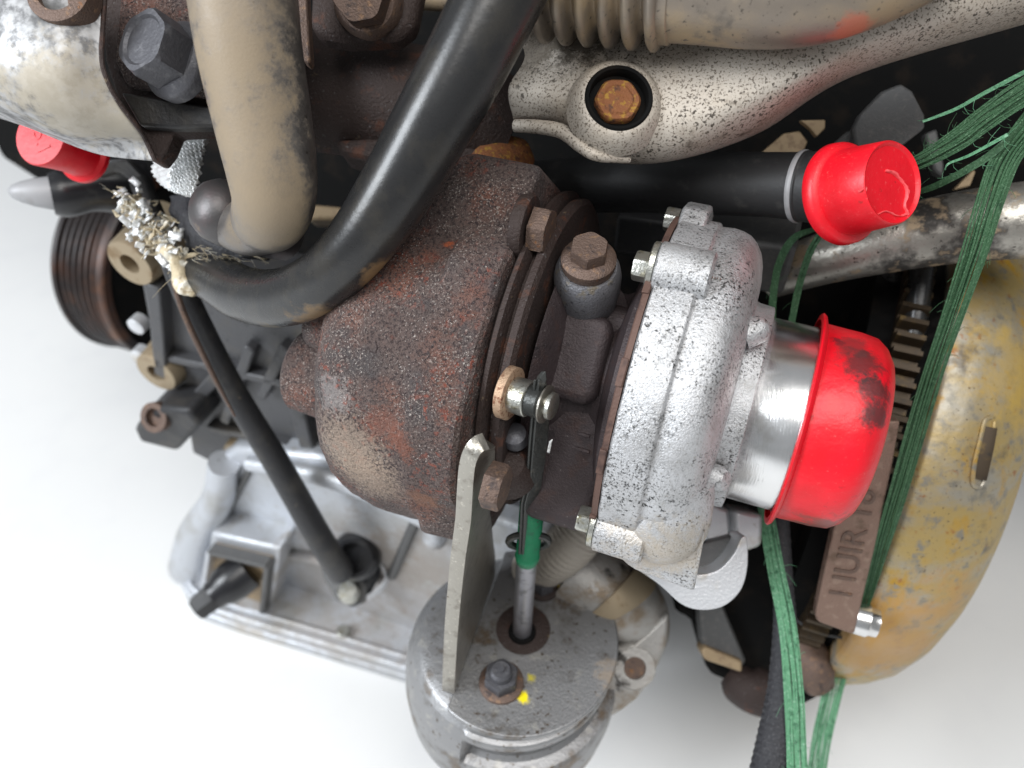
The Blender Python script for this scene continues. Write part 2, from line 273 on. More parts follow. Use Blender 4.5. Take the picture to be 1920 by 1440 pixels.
def lathe_vf(o, axis, prof, seg=64, rmod=None, hint=None, cap=(True, True), base=0):
    a, b, c = frame(axis, hint)
    V = []; F = []
    for i, (t, r) in enumerate(prof):
        for k in range(seg):
            th = 2 * math.pi * k / seg
            rr = r * (rmod(th, t) if rmod else 1.0)
            V.append(o + a * t + (c * math.cos(th) + b * math.sin(th)) * rr)
    n = len(prof)
    for i in range(n - 1):
        for k in range(seg):
            k2 = (k + 1) % seg
            F.append((base + i * seg + k, base + i * seg + k2, base + (i + 1) * seg + k2, base + (i + 1) * seg + k))
    if cap[0]: F.append(tuple(base + k for k in range(seg))[::-1])
    if cap[1]: F.append(tuple(base + (n - 1) * seg + k for k in range(seg)))
    return V, F
def lathe(name, o, axis, prof, m, parent=None, seg=64, rmod=None, hint=None, cap=(True, True), **kw):
    V, F = lathe_vf(o, axis, prof, seg, rmod, hint, cap)
    return mk(name, V, F, m, parent, **kw)
def cr(p0, p1, p2, p3, t):
    return 0.5 * ((2 * p1) + (p2 - p0) * t + (2 * p0 - 5 * p1 + 4 * p2 - p3) * t * t + (3 * p1 - p0 - 3 * p2 + p3) * t ** 3)
def resample(pts, n):
    """catmull-rom through pts (Vectors of any size)"""
    out = []; k = len(pts) - 1
    for i in range(n):
        u = i / (n - 1) * k; j = min(int(u), k - 1); t = u - j
        p0 = pts[j - 1] if j > 0 else pts[0] * 2 - pts[1]
        p3 = pts[j + 2] if j + 2 <= k else pts[k] * 2 - pts[k - 1]
        out.append(cr(p0, pts[j], pts[j + 1], p3, t))
    return out
def tube_vf(pts, n=40, seg=24, cap=True, base=0, rfun=None, flat=1.0, hint=None):
    """pts: (Vector, radius)"""
    q = resample([Vector((*p, r)) for p, r in pts], n)
    C_ = [Vector(v[:3]) for v in q]; R_ = [v[3] for v in q]
    V = []; F = []; prev = None
    for i in range(n):
        t = (C_[min(i + 1, n - 1)] - C_[max(i - 1, 0)]).normalized()
        if prev is None:
            h = hint or UP
            if abs(t.dot(h)) > 0.95: h = RT
            prev = (h - t * h.dot(t)).normalized()
        else:
            prev = (prev - t * prev.dot(t)).normalized()
        c = prev.cross(t)
        for k in range(seg):
            th = 2 * math.pi * k / seg
            r = R_[i] * (rfun(i / (n - 1), th) if rfun else 1)
            V.append(C_[i] + prev * (math.cos(th) * r * flat) + c * (math.sin(th) * r))
    for i in range(n - 1):
        for k in range(seg):
            k2 = (k + 1) % seg
            F.append((base + i * seg + k, base + i * seg + k2, base + (i + 1) * seg + k2, base + (i + 1) * seg + k))
    if cap:
        F.append(tuple(base + k for k in range(seg))[::-1]); F.append(tuple(base + (n - 1) * seg + k for k in range(seg)))
    return V, F
def tube(name, pts, m, parent=None, n=40, seg=24, cap=True, rfun=None, flat=1.0, hint=None, **kw):
    V, F = tube_vf(pts, n, seg, cap, 0, rfun, flat, hint)
    return mk(name, V, F, m, parent, **kw)
def ptube(name, pts, m, parent=None, **kw):
    """pts: (px, py, depth, radius in px)"""
    return tube(name, [(P(x, y, d), r * S(d)) for x, y, d, r in pts], m, parent, **kw)
def loft(name, rows, m, parent=None, nu=24, nv=24, solid=0.0008, rough=0, rscale=200, px=True, **kw):
    rows = [[(P(*p) if px else Vector(p)) for p in r] for r in rows]
    cols = [resample(r, nu) for r in rows]
    G = [resample([cols[j][i] for j in range(len(rows))], nv) for i in range(nu)]
    V = []; F = []
    for i in range(nu):
        for j in range(nv):
            v = G[i][j]
            if rough: v = v + Vector(noise.noise_vector(v * rscale)) * rough
            V.append(v)
    for i in range(nu - 1):
        for j in range(nv - 1):
            F.append((i * nv + j, i * nv + j + 1, (i + 1) * nv + j + 1, (i + 1) * nv + j))
    return mk(name, V, F, m, parent, solid=solid, **kw)
def prism(name, pts, direction, thick, m, parent=None, bevel=0.0006, **kw):
    """polygon of world points pushed along direction by thick"""
    d = direction.normalized() * thick; n = len(pts)
    V = list(pts) + [p + d for p in pts]
    F = [tuple(range(n))[::-1], tuple(range(n, 2 * n))] + [(i, (i + 1) % n, n + (i + 1) % n, n + i) for i in range(n)]
    return mk(name, V, F, m, parent, bevel=bevel, **kw)
def box(name, c, hx, hy, hz, ax, m, parent=None, bevel=0.001, taper=1.0, **kw):
    a, b, e = ax; V = []
    for sz in (-1, 1):
        k = 1.0 if sz < 0 else taper
        for sx, sy in ((-1, -1), (1, -1), (1, 1), (-1, 1)):
            V.append(c + a * (hx * sx * k) + b * (hy * sy * k) + e * (hz * sz))
    F = [(3, 2, 1, 0), (4, 5, 6, 7), (0, 1, 5, 4), (1, 2, 6, 5), (2, 3, 7, 6), (3, 0, 4, 7)]
    return mk(name, V, F, m, parent, bevel=bevel, **kw)
def hexhead(name, o, axis, r, h, m, parent=None, rot=0.0, flange=0, fh=0, fmat=None, dish=0.0, washer=None):
    """hexagon head whose seat is at o; optional flange or washer under it"""
    a, b, c = frame(axis)
    def ring(t, rad): return [o + a * t + (c * math.cos(rot + k * math.pi / 3) + b * math.sin(rot + k * math.pi / 3)) * rad for k in range(6)]
    seg = 24; V = []; F = []
    def circ(t, rad):
        out = []
        for k in range(seg):
            th = 2 * math.pi * k / seg
            out.append(o + a * t + (c * math.cos(th) + b * math.sin(th)) * rad)
        return out
    def hexr(t, rad, mx):
        out = []
        for k in range(seg):
            th = 2 * math.pi * k / seg
            x = (th - rot) % (math.pi / 3) - math.pi / 6
            rr = min(rad * math.cos(math.pi / 6) / math.cos(x), mx)
            out.append(o + a * t + (c * math.cos(th) + b * math.sin(th)) * rr)
        return out
    seg = 48
    rings = [hexr(0, r, r), hexr(h * 0.86, r, r), hexr(h, r * 0.97, r * 0.90)]
    if dish: rings += [circ(h, r * 0.74), circ(h - dish, r * 0.66)]
    for rg in rings: V += rg
    for i in range(len(rings) - 1):
        for k in range(seg):
            k2 = (k + 1) % seg; F.append((i * seg + k, i * seg + k2, (i + 1) * seg + k2, (i + 1) * seg + k))
    F.append(tuple(range(seg))[::-1]); F.append(tuple((len(rings) - 1) * seg + k for k in range(seg)))
    ob = mk(name, V, F, m, parent, sharp=25)
    if flange:
        lathe('washer', o, -axis.normalized(), [(0, flange * 0.86), (fh * 0.35, flange), (fh, flange)], fmat or m, ob, seg=40, sharp=25)
    return ob
def rot_about(v, axis, ang): return Matrix.Rotation(ang, 3, axis) @ v

# ------------------------------------------------------------------ ground
def build_ground():
    n = 2; s = 8.0
    z = 0.0332
    V = [(-s, -s, z), (s, -s, z), (s, s, z), (-s, s, z)]
    g = mk('ground', V, [(0, 1, 2, 3)], 'ground'); g['kind'] = 'structure'
build_ground()

# ------------------------------------------------------------------ engine body behind everything
def build_engine():
    # crankcase wall with ribs, bosses and a mounting lug
    blk = thing('engine_block', 'dark grey ribbed engine block standing behind the rusty turbocharger', 'engine block', Vector((0, 0.4, 0.0)))
    pts = [W(262, 520), W(285, 640), W(300, 700), W(345, 760), W(360, 850), W(420, 880), W(700, 950), W(1150, 1010), W(1150, 800), W(700, 620), W(290, 530)]
    prism('crankcase_wall', pts, EY, 0.045, 'block', blk, bevel=0.002)
    # ribs
    def rib(a, b, w, h=0.006):
        A = W(*a); B_ = W(*b); t = (B_ - A).normalized(); n = -EY; s = t.cross(n).normalized()
        box('rib', (A + B_) / 2 + n * (h / 2 - .0005), (B_ - A).length / 2, w / 2, h / 2 + .0005, (t, s, n), 'block', blk, bevel=0.0012)
    rib((300, 655), (620, 725), 0.005); rib((545, 640), (500, 730), 0.006); rib((330, 790), (420, 690), 0.007); rib((400, 790), (640, 850), 0.005)
    rib((560, 720), (590, 850), 0.009); rib((460, 840), (640, 880), 0.006); rib((305, 520), (318, 690), 0.008, 0.008); rib((480, 640), (430, 780), 0.006)
    # round machined bosses with bolt holes
    for (x, y, r, off) in ((243, 495, 0.0125, 0.008), (292, 700, 0.0125, 0.008), (445, 855, 0.0095, 0.006)):
        o = W(x, y, off)
        b_ = lathe('boss', o + EY * 0.012, -EY, [(-0.02, r * 1.25), (0.0, r * 1.1), (0.0105, r * 1.02), (0.012, r * 0.96), (0.012, r * 0.42), (0.004, r * 0.40)], 'boss', blk, seg=32)
    for (x, y, r) in ((268, 600, 0.005), (275, 660, .006)):
        lathe('stud', W(x, y, 0.0), -EY, [(0, r), (0.006, r), (0.007, r * .7)], 'aluclean', blk, seg=20)
    # lug: rounded block with a hole
    lug = prism('mount_lug', [W(250, 805, .02), W(262, 785, .02), W(300, 765, .02), W(352, 770, .02), W(375, 800, .02), W(330, 848, .02), W(262, 830, .02)], EY, 0.05, 'blackpaint', blk, bevel=0.003, bseg=3)
    c = W(292, 787, .0215)
    lathe('bolt_hole', c + EZ * .002, (EZ * 0.6 - EY * 0.8), [(-0.004, 0.0085), (0.0012, 0.0085), (0.0012, 0.0052), (-0.002, 0.005)], 'rustbolt', lug, seg=28)
    # cylinder head mass further back, coloured near black as shade for the gaps
    off = -0.14
    hd = thing('cylinder_head', 'cylinder head coloured near black as shade in the gaps behind the manifold pipes', 'cylinder head', W(960, 700, off))
    p0 = W(20, 330, off); p1 = W(60, 430, off - .02)
    a0 = EX.dot(p0 - CAM); 
    def E(x, y, z): return CAM + EX * x + EY * (WALL0 + y) + Vector((0, 0, z - CAM_Z))
    zb = W(300, 520, off).z
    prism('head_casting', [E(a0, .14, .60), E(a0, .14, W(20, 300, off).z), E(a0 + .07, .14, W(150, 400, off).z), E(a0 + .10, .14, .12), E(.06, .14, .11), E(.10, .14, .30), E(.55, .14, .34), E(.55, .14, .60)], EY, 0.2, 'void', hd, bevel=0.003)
    # ledges on the head face that catch a little light
    def ledge(x0, y0, x1, y1, h, m, o=0.0):
        A = W(x0, y0, off + .003 + o); B_ = W(x1, y1, off + .003 + o); t = (B_ - A); 
        box('casting_ledge', (A + B_) / 2, t.length / 2, .012 + o / 2, h, (t.normalized(), EY, EZ), m, hd, bevel=.002)
    prism('casting_ledge', [P(575, 382, .41), P(690, 392, .41), P(690, 412, .41), P(575, 412, .41)], FW, .02, 'tan', hd, bevel=.002)
    ledge(1180, 385, 1290, 400, .010, 'blackpaint', .03)
    ledge(1330, 400, 1500, 420, .012, 'greyplate', .05)
    return blk, hd
BLK, HEAD = build_engine()

def build_oil_pan():
    pan = thing('oil_pan', 'silver cast aluminium oil pan with a rounded flange under the engine block', 'oil pan', Zpl(600, 1240, 0.0))
    # upright wall of the pan
    o = 0.012
    top = [W(405, 860, o), W(395, 930, o), W(352, 1000, o), W(345, 1060, o), W(350, 1090, o), W(450, 1150, o), W(800, 1230, o), W(1000, 1290, o), W(1030, 1010, o), W(800, 930, o), W(600, 860, o), W(440, 840, o)]
    prism('pan_wall', top, EY, 0.12, 'pan', pan, bevel=0.004, bseg=3)
    # bottom flange: two flat slabs, the gasket edge showing between them
    zt = W(600, 1205, .042).z
    fr = [(338, 1068), (337, 1090), (346, 1112), (372, 1136), (450, 1163), (600, 1208), (760, 1256), (980, 1322)]
    bk = [(980, 1190), (760, 1130), (560, 1075), (430, 1030), (360, 1025), (342, 1045)]
    top_ = [Zpl(x, y, zt) for x, y in fr + bk]
    prism('flange', top_, -EZ, .010, 'pan', pan, bevel=.0025, bseg=3)
    cen = sum(top_, Vector()) / len(top_)
    low = [cen + (p - cen) * 1.012 - EZ * .0112 for p in top_]
    prism('gasket_rail', low, -EZ, .009, 'pan', pan, bevel=.0015, bseg=2)
    rim = [Zpl(x, y, zt) for x, y in ((352, 1075), (360, 1100), (385, 1118), (450, 1140), (600, 1184), (760, 1232), (980, 1296))]
    tube('flange_rib', [(p + EZ * .0005, .0022) for p in rim], 'pan', pan, n=50, seg=10)
    # corner column and vertical creases, crease shade put in as darker grey strips
    tube('corner_rib', [(W(420, 868, .016), .009), (W(408, 935, .018), .010), (W(372, 1000, .02), .013), (W(360, 1060, .022), .016)], 'pan', pan, n=24, seg=16)
    tube('wall_rib', [(W(468, 880, .013), .0022), (W(410, 995, .013), .0022)], 'greyplate', pan, n=8, seg=10)
    tube('wall_rib', [(W(780, 975, .013), .003), (W(735, 1080, .013), .003)], 'greyplate', pan, n=8, seg=10)
    tube('wall_rib', [(W(540, 1040, .014), .003), (W(600, 1050, .014), .0035), (W(720, 1090, .014), .003)], 'pan', pan, n=8, seg=10)
    tube('top_edge', [(W(470, 868, .014), .005), (W(600, 890, .016), .006), (W(700, 925, .016), .006), (W(810, 975, .016), .007), (W(815, 1010, .016), .007)], 'pan', pan, n=30, seg=12)
    # sensor recess: four walls and a floor of a raised box
    rc = [W(395, 1000, .03), W(525, 1030, .03), W(508, 1150, .03), W(380, 1110, .03)]
    sn = prism('sensor_housing', rc, EY, 0.03, 'pan', pan, bevel=0.002)
    ins = [W(402, 1022, .032), W(510, 1048, .032), W(500, 1135, .032), W(388, 1100, .032)]
    prism('recess_floor', ins, EY, .006, 'tan', sn, bevel=.0005)
    for a, b in ((0, 1), (1, 2), (2, 3), (3, 0)):
        q0, q1 = ins[a], ins[b]; t = q1 - q0
        box('recess_wall', (q0 + q1) / 2 - EY * .003, t.length / 2, .0016, .004, (t.normalized(), t.normalized().cross(EY), EY), 'greyplate' if a in (0, 1) else 'pan', sn, bevel=.0006)
    # flange bolts
    for (x, y) in ((352, 1072), (645, 1188)):
        lathe('flange_bolt', Zpl(x, y, zt), EZ, [(0, .0045), (.004, .0045), (.005, .0035)], 'zincbolt', pan, seg=18)
    # oil level sensor, black
    s = thing('oil_sensor', 'black plastic oil level sensor plugged into the side of the silver pan', 'sensor', W(440, 1085, .035))
    c = W(455, 1075, .036); ax = (-EY * .8 - EX * .5 - EZ * .25).normalized()
    u = 0.0003
    lathe('sensor_body', c, ax, [(-.004, .013), (.006, .0135), (.014, .0125), (.018, .010), (.022, .0095)], 'blackgloss', s, seg=32)
    lathe('connector', c + ax * .021, ax, [(0, .009), (.012, .0085), (.014, .007)], 'matteblack', s, seg=6)
    # dipstick guide tube
    d = thing('dipstick_tube', 'long black dipstick guide tube slanting down to the silver oil pan', 'tube', W(650, 1085, .03))
    def WT(l): return [(W(x, y, o), r * S(depth(W(x, y, o)))) for x, y, o, r in l]
    tube('guide_tube', WT([(262, 340, .0, 19), (300, 430, .012, 20), (345, 545, .022, 22), (430, 720, .026, 24), (520, 870, .032, 25), (600, 1010, .036, 25), (640, 1072, .032, 25)]), 'blackpaint', d, n=40, seg=20)
    tube('dust_line', WT([(318, 500, .026, 5), (346, 590, .032, 6), (398, 700, .034, 5), (440, 780, .036, 2)]), 'rustbolt', d, n=24, seg=8)
    # black grommet with curled flange
    lathe('grommet', W(668, 1042, .018), (EX * .2 + EZ * .75 - EY * .65), [(-.012, .014), (.002, .0150), (.006, .0140), (.009, .0115), (.009, .009), (.002, .0085)], 'blackgloss', d, seg=36)
    loft('grommet_flap', [[(640, 1010, 0.493), (680, 1000, 0.493), (705, 1040, 0.493)], [(660, 1030, 0.486), (690, 1035, 0.484), (712, 1075, 0.486)], [(650, 1080, 0.484), (680, 1090, 0.482), (690, 1120, 0.486)]], 'blackgloss', d, solid=.0016)
    pts = [P(600, 1050, 0.488), P(612, 1040, 0.488), P(660, 1065, 0.484), P(690, 1095, 0.483), P(685, 1130, 0.482), P(660, 1140, 0.481), P(630, 1125, 0.483), P(606, 1085, 0.487)]
    prism('mount_tab', pts, FW, .003, 'greyplate', d, bevel=.001)
    lathe('tab_bolt', P(656, 1113, 0.481), C3(.0, .5, .85), [(0, .0066), (.006, .0066), (.0085, .005)], 'zincbolt', d, seg=24)
    loft('clamp_strip', [[(700, 1040, 0.488), (722, 1060, 0.488), (730, 1085, 0.488), (715, 1108, 0.488), (690, 1125, 0.488)], [(695, 1045, 0.483), (716, 1063, 0.483), (722, 1085, 0.483), (709, 1103, 0.483), (685, 1118, 0.483)]], 'aluclean', d, solid=.001)
build_oil_pan()

CRANK = CAM + EY * .353 - EZ * .342
def build_pulley():
    c = CRANK - EX * .413 - EZ * .008; R = .068
    pl = thing('crank_pulley', 'black crank pulley with rust tinted belt grooves at the end of the engine', 'pulley', c - EZ * R)
    prof = [(-.024, R * .80), (-.024, R * .99), (-.022, R * 1.01), (-.019, R * 1.01), (-.018, R * .97)]
    x = -.018
    for k in range(6):
        prof += [(x + .0016, R * .985), (x + .0028, R * .985), (x + .0044, R * .95)]; x += .0050
    prof += [(x, R * .97), (x + .001, R * 1.0), (x + .006, R * 1.0), (x + .0075, R * .985), (x + .0075, R * .90)]
    lathe('grooved_rim', c, EX, prof, 'pulley', pl, seg=96, sharp=20, cap=(True, False))
    lathe('hub_face', c + EX * (x + .005), EX, [(0, R * .91), (.0012, R * .89), (-.002, R * .80), (-.003, R * .4), (.004, R * .38), (.005, R * .1)], 'void', pl, seg=64)
    lathe('crank_nose', c + EX * x, EX, [(0, R * .36), (.12, R * .36)], 'blackpaint', pl, seg=32)
build_pulley()

# ------------------------------------------------------------------ turbocharger
def tprof(l): return [(t * TU, r * TU) for t, r in l]
def wrap(a): return (a + math.pi) % (2 * math.pi) - math.pi
def rough_verts(o, amp, scale, amp2=0, scale2=1):
    me = o.data
    org = wloc(o)
    for v in me.vertices:
        w_ = v.co + org
        k = noise.noise(w_ * scale) * amp + (noise.noise(w_ * scale2) * amp2 if amp2 else 0)
        v.co += v.normal * k
def build_turbo():
    tb = thing('turbocharger', 'turbocharger with rusty brown turbine housing and bright silver compressor housing', 'turbocharger', TP(-150, -330, 0))
    # --- turbine housing: lower, wider volute with lobed flange
    off = -46
    def lobes(th, t):
        tt = t / TU
        k = 1.0
        if tt > -322:        # flange zone: three bolt lobes
            s = 0
            for a in (math.radians(140), math.radians(205), math.radians(262), math.radians(90)):
                s = max(s, 1 - abs(wrap(th - a)) / 0.40)
            k = 0.955 + 0.05 * min(1, max(0, s) * 2.2)
        # spiral growth
        return k * (1 + 0.018 * math.sin(th + 0.6))
    prof = [(-228, 150), (-228, 290), (-231, 335), (-238, 342), (-312, 350), (-320, 348), (-328, 334), (-345, 330), (-400, 333), (-440, 332), (-476, 325), (-504, 309), (-526, 282), (-543, 244), (-553, 190), (-557, 100), (-557, 40)]
    full = []
    for (a, b) in zip(prof[:-1], prof[1:]):
        n = max(1, int(math.hypot(b[0] - a[0], b[1] - a[1]) / 14))
        for i in range(n): full.append((a[0] + (b[0] - a[0]) * i / n, a[1] + (b[1] - a[1]) * i / n))
    full.append(prof[-1])
    th_ = lathe('turbine_housing', TP(0, off, 0), TA, tprof(full), 'rust', tb, seg=128, rmod=lobes, sharp=35)
    rough_verts(th_, .0007, 90, .0004, 300)
    # inlet neck rising to the manifold
    V0 = []
    def ring(t0, t1, b, v0, v1, n=10):
        c = [(t0, v0), (t1, v0), (t1, v1), (t0, v1)]
        return [TP(t, b, v) for t, v in c]
    rows = [(-480, -236, 20, 40, 290), (-450, -232, 150, -40, 262), (-400, -230, 235, -130, 272), (-372, -228, 290, -150, 252), (-356, -226, 306, -160, 240)]
    V = []; F = []
    for r in rows: V += [TP(r[0], r[2], r[4]), TP(r[1], r[2], r[4]), TP(r[1], r[2], r[3]), TP(r[0], r[2], r[3])]
    for i in range(len(rows) - 1):
        for k in range(4):
            k2 = (k + 1) % 4; F.append((i * 4 + k, i * 4 + k2, i * 4 + 4 + k2, i * 4 + 4 + k))
    F += [(0, 3, 2, 1), tuple(len(V) - 4 + k for k in range(4))]
    mk('inlet_neck', V, F, 'rust', th_, bevel=.006, bseg=5)
    # waste gate outlet stub on the far side
    lathe('outlet_stub', TP(-545, -140, 90), -TA, tprof([(-40, 90), (60, 86), (98, 84), (106, 76), (106, 50), (60, 48)]), 'rust', th_, seg=48)
    lathe('upper_stub', TP(-520, -20, 150), (-TA + TB * .2), tprof([(-40, 90), (70, 84), (76, 60)]), 'rust', th_, seg=40)
    # --- clamp flange rings
    lathe('clamp_ring', TP(0, 6, 0), TA, tprof([(-228, 290), (-220, 306), (-212, 308), (-206, 296), (-204, 282), (-200, 282), (-196, 296), (-184, 299), (-177, 290), (-175, 180)]), 'rustdark', tb, seg=96, sharp=30)
    # --- core between turbine and compressor
    core = lathe('centre_housing', TP(0, 0, 0), TA, tprof([(-165, 238), (-150, 225), (-135, 172), (-110, 152), (-92, 150), (-70, 150), (-52, 160), (-40, 205), (-30, 230), (-10, 236), (-4, 120)]), 'core', tb, seg=72, sharp=45)
    prism('oil_drain_block', [TP(-150, 120, 20), TP(-20, 120, 20), TP(-14, -60, 30), TP(-20, -290, 0), TP(-150, -290, 0), TP(-158, -60, 30)], TV, 118 * TU, 'core', core, bevel=.005, bseg=3)
    prism('water_jacket', [TP(-160, 92, 136), TP(-66, 92, 136), TP(-58, 70, 136), TP(-56, -40, 136), TP(-70, -64, 136), TP(-160, -60, 136)], TV, 36 * TU, 'core', core, bevel=.0035, bseg=4)
    box('cast_mark', TP(-64, -112, 152), 11 * TU, 3 * TU, 3 * TU, (TA, TB, TV), 'core', core, bevel=.0003)
    box('cast_mark', TP(-60, -138, 152), 13 * TU, 3 * TU, 3 * TU, (TA, TB, TV), 'core', core, bevel=.0003)
    # oil feed: union ball and hexagon bolt
    o = P(1100, 548, .276); ax = (EZ * .92 - EY * .22 + EX * .04).normalized()
    un = lathe('oil_feed_union', o, ax, [(-.010, .0098), (-.002, .0108), (.003, .0113), (.009, .0114), (.0125, .0107), (.014, .0096)], 'bluesteel', tb, seg=48)
    sq = .182e-3
    bo = lathe('union_bolt', o + ax * .014, ax, [(0, .0086), (.0018, .0091), (.0038, .0091), (.0050, .0078), (.0054, .006)], 'rustbolt', tb, seg=40)
    hexhead('hex_head', o + ax * .0190, ax, .0065, .0050, 'rustbolt', bo, rot=.35)
    lathe('union_seat', o - ax * .010, ax, [(-.004, .017), (.002, .0145), (.003, .011)], 'core', core, seg=40)
    # --- compressor back plate
    lathe('backplate', TP(0, 0, 0), TA, tprof([(-12, 200), (-12, 308), (-10, 310), (-1.5, 310), (-1.5, 200)]), 'backplate', tb, seg=128, cap=(False, False))
    for k, a in enumerate((150, 178, 205, 232)):
        th = math.radians(a)
        c = TP(-8, math.sin(th) * 309, -math.cos(th) * 309)
        t = TB * math.cos(th) + TV * math.sin(th)
        box('plate_lug', c, 5.5 * TU, 22 * TU, 4 * TU, (TA, t.normalized(), t.cross(TA).normalized()), 'backplate', tb, bevel=.0002)
    # --- compressor housing
    def vol(th, t):
        tt = t / TU
        k = 1 + 0.012 * math.sin(th - 2.0)
        return k
    prof = [(0, 200), (0, 306), (3, 311), (62, 311), (65, 310), (67, 305), (70, 304), (90, 306), (105, 304), (119, 299), (132, 289), (143, 273), (151, 252), (156, 228), (158, 206), (157, 196), (157, 191), (164, 188), (189, 186), (191, 183), (192, 150)]
    full = []
    for (a, b) in zip(prof[:-1], prof[1:]):
        n = max(1, int(math.hypot(b[0] - a[0], b[1] - a[1]) / 10))
        for i in range(n): full.append((a[0] + (b[0] - a[0]) * i / n, a[1] + (b[1] - a[1]) * i / n))
    full.append(prof[-1])
    ch = lathe('compressor_housing', TP(0, 0, 0), TA, tprof(full), 'alu', tb, seg=160, rmod=vol, sharp=50, cap=(False, False))
    rough_verts(ch, .00025, 160)
    # discharge block and web at the lower side
    prism('discharge_web', [TP(70, -150, 150), TP(160, -128, 150), TP(172, -215, 130), TP(180, -318, 60), TP(70, -312, 60), TP(60, -260, 110)], TV - TB * .1, 60 * TU, 'alu', ch, bevel=.0012, bseg=3)
    prism('discharge_foot', [P(1205, 1040, .272), P(1262, 1052, .268), P(1312, 1057, .264), P(1326, 1000, .262), P(1342, 925, .260), P(1346, 880, .260), P(1310, 862, .262), P(1270, 920, .262)], FW, .03, 'alu', ch, bevel=.003, bseg=4)
    tube('discharge_volute', [(TP(105, -120, 190), 62 * TU), (TP(100, -200, 150), 78 * TU), (TP(94, -225, 110), 76 * TU), (TP(90, -245, 90), 76 * TU), (TP(88, -262, 70), 74 * TU)], 'alu', ch, n=24, seg=32)
    lathe('casting_lump', TP(178, -120, 180), (TA + TV * .5), tprof([(-30, 24), (-8, 22), (4, 16), (8, 6)]), 'alu', ch, seg=20)
    lathe('casting_lump', TP(172, 130, 180), (TA + TB * .6), tprof([(-26, 26), (2, 22), (12, 14), (15, 5)]), 'alu', ch, seg=20)
    # bolt bosses on the rim
    def boss(th_deg, r, t0, t1, rad):
        th = math.radians(th_deg); c = TP(t0, math.sin(th) * r, -math.cos(th) * r)
        b_ = lathe('bolt_boss', c, TA, tprof([(0, rad * .95), (2, rad), (t1 - t0 - 4, rad), (t1 - t0, rad * .9), (t1 - t0, rad * .3)]), 'alu', ch, seg=36, rmod=lambda a, t: 1.0)
        # fillet towards the rim
        return c, th
    for (thd, t0, t1) in ((143, -4, 82), (237, 0, 84)):
        c, th = boss(thd, 298, t0, t1, 46)
        bt = hexhead('bolt', c - TA * (10 * TU), -TA, 25 * TU, 26 * TU, 'zincbolt', tb, rot=.3, flange=0)
        wc = lathe('washer', c + TA * (0 * TU), -TA, tprof([(0, 40), (2, 43), (10, 43), (12, 40)]), 'zincbolt', bt, seg=36, rmod=lambda a, t: 1 + .04 * math.sin(2 * a))
        lathe('thread', c + TA * ((t1 - 4) * TU), TA, tprof(sum([[(i * 4, 10), (i * 4 + 2, 8)] for i in range(6)], [])), 'zincbolt', bt, seg=16)
    c = TP(-6, math.sin(math.radians(106)) * 300, -math.cos(math.radians(106)) * 300)
    bt = hexhead('bolt', c, -TA, 22 * TU, 24 * TU, 'zincbolt', tb, rot=.1)
    prism('top_lug', [TP(-2, 262, 150), TP(-2, 308, 120), TP(-2, 330, 60), TP(-2, 330, 0), TP(-2, 250, 0), TP(-2, 230, 120)], TA, 46 * TU, 'alu', ch, bevel=.0012)
    # machined inlet
    lathe('inlet_pipe', TP(0, 0, 0), TA, tprof([(182, 166), (189, 167), (190.5, 168), (330, 168), (332, 166), (332, 150), (210, 150)]), 'alumach', tb, seg=128, sharp=40, cap=(False, False))
    # --- turbine side bolts
    ax = TA
    c = P(982, 425, .262)
    w_ = lathe('clamp_plate', c, ax, [(-.002, .0075), (-.002, .0105), (.001, .0110), (.0022, .0104), (.0022, .004)], 'rustdark', tb, seg=32)
    hexhead('bolt', c + ax * .0032, ax, .0080, .0058, 'rustbolt', tb, rot=.15)
    c = P(900, 903, .250)
    hexhead('bolt', c + ax * .0025, ax, .0078, .0058, 'rustbolt', tb, rot=.5)
    # oil drips and scale lumps on the core floor
    lathe('rusty_pivot', P(950, 872, .275), (TV + TB * .5), [(-.008, .010), (0, .0085), (.003, .0065), (.004, .002)], 'rustdark', tb, seg=24)
    lathe('rusty_pivot', P(965, 815, .268), (TV + TB * .5), [(-.004, .0045), (.001, .0040), (.0022, .002)], 'darkbolt', tb, seg=18)
    # --- waste gate lever
    ax = (TA * .985 + TV * .17 - TB * .02).normalized(); o = P(972, 742, .252); s = S(.252)
    lv = lathe('lever_arm', o, ax, [(-30 * s, 44 * s), (-28 * s, 47 * s), (-12 * s, 47 * s), (-10 * s, 44 * s)], 'copper', tb, seg=40, rmod=lambda a, t: 1.0 + 0.10 * abs(math.sin(a)) ** 2)
    lathe('bushing', o, ax, [(-10 * s, 33 * s), (-9 * s, 35 * s), (22 * s, 35 * s), (24 * s, 33 * s)], 'zincbolt', lv, seg=36)
    lathe('spacer', o, ax, [(24 * s, 30 * s), (48 * s, 31 * s), (52 * s, 27 * s)], 'linkblack', lv, seg=32)
    lathe('clip_washer', o, ax, [(52 * s, 20 * s), (56 * s, 37 * s), (59 * s, 37 * s), (61 * s, 20 * s)], 'bracket', lv, seg=36)
    lathe('pin', o, ax, [(-40 * s, 20 * s), (64 * s, 20 * s), (66 * s, 26 * s), (73 * s, 26 * s), (75 * s, 22 * s)], 'zincbolt', lv, seg=32)
    return tb
TURBO = build_turbo()

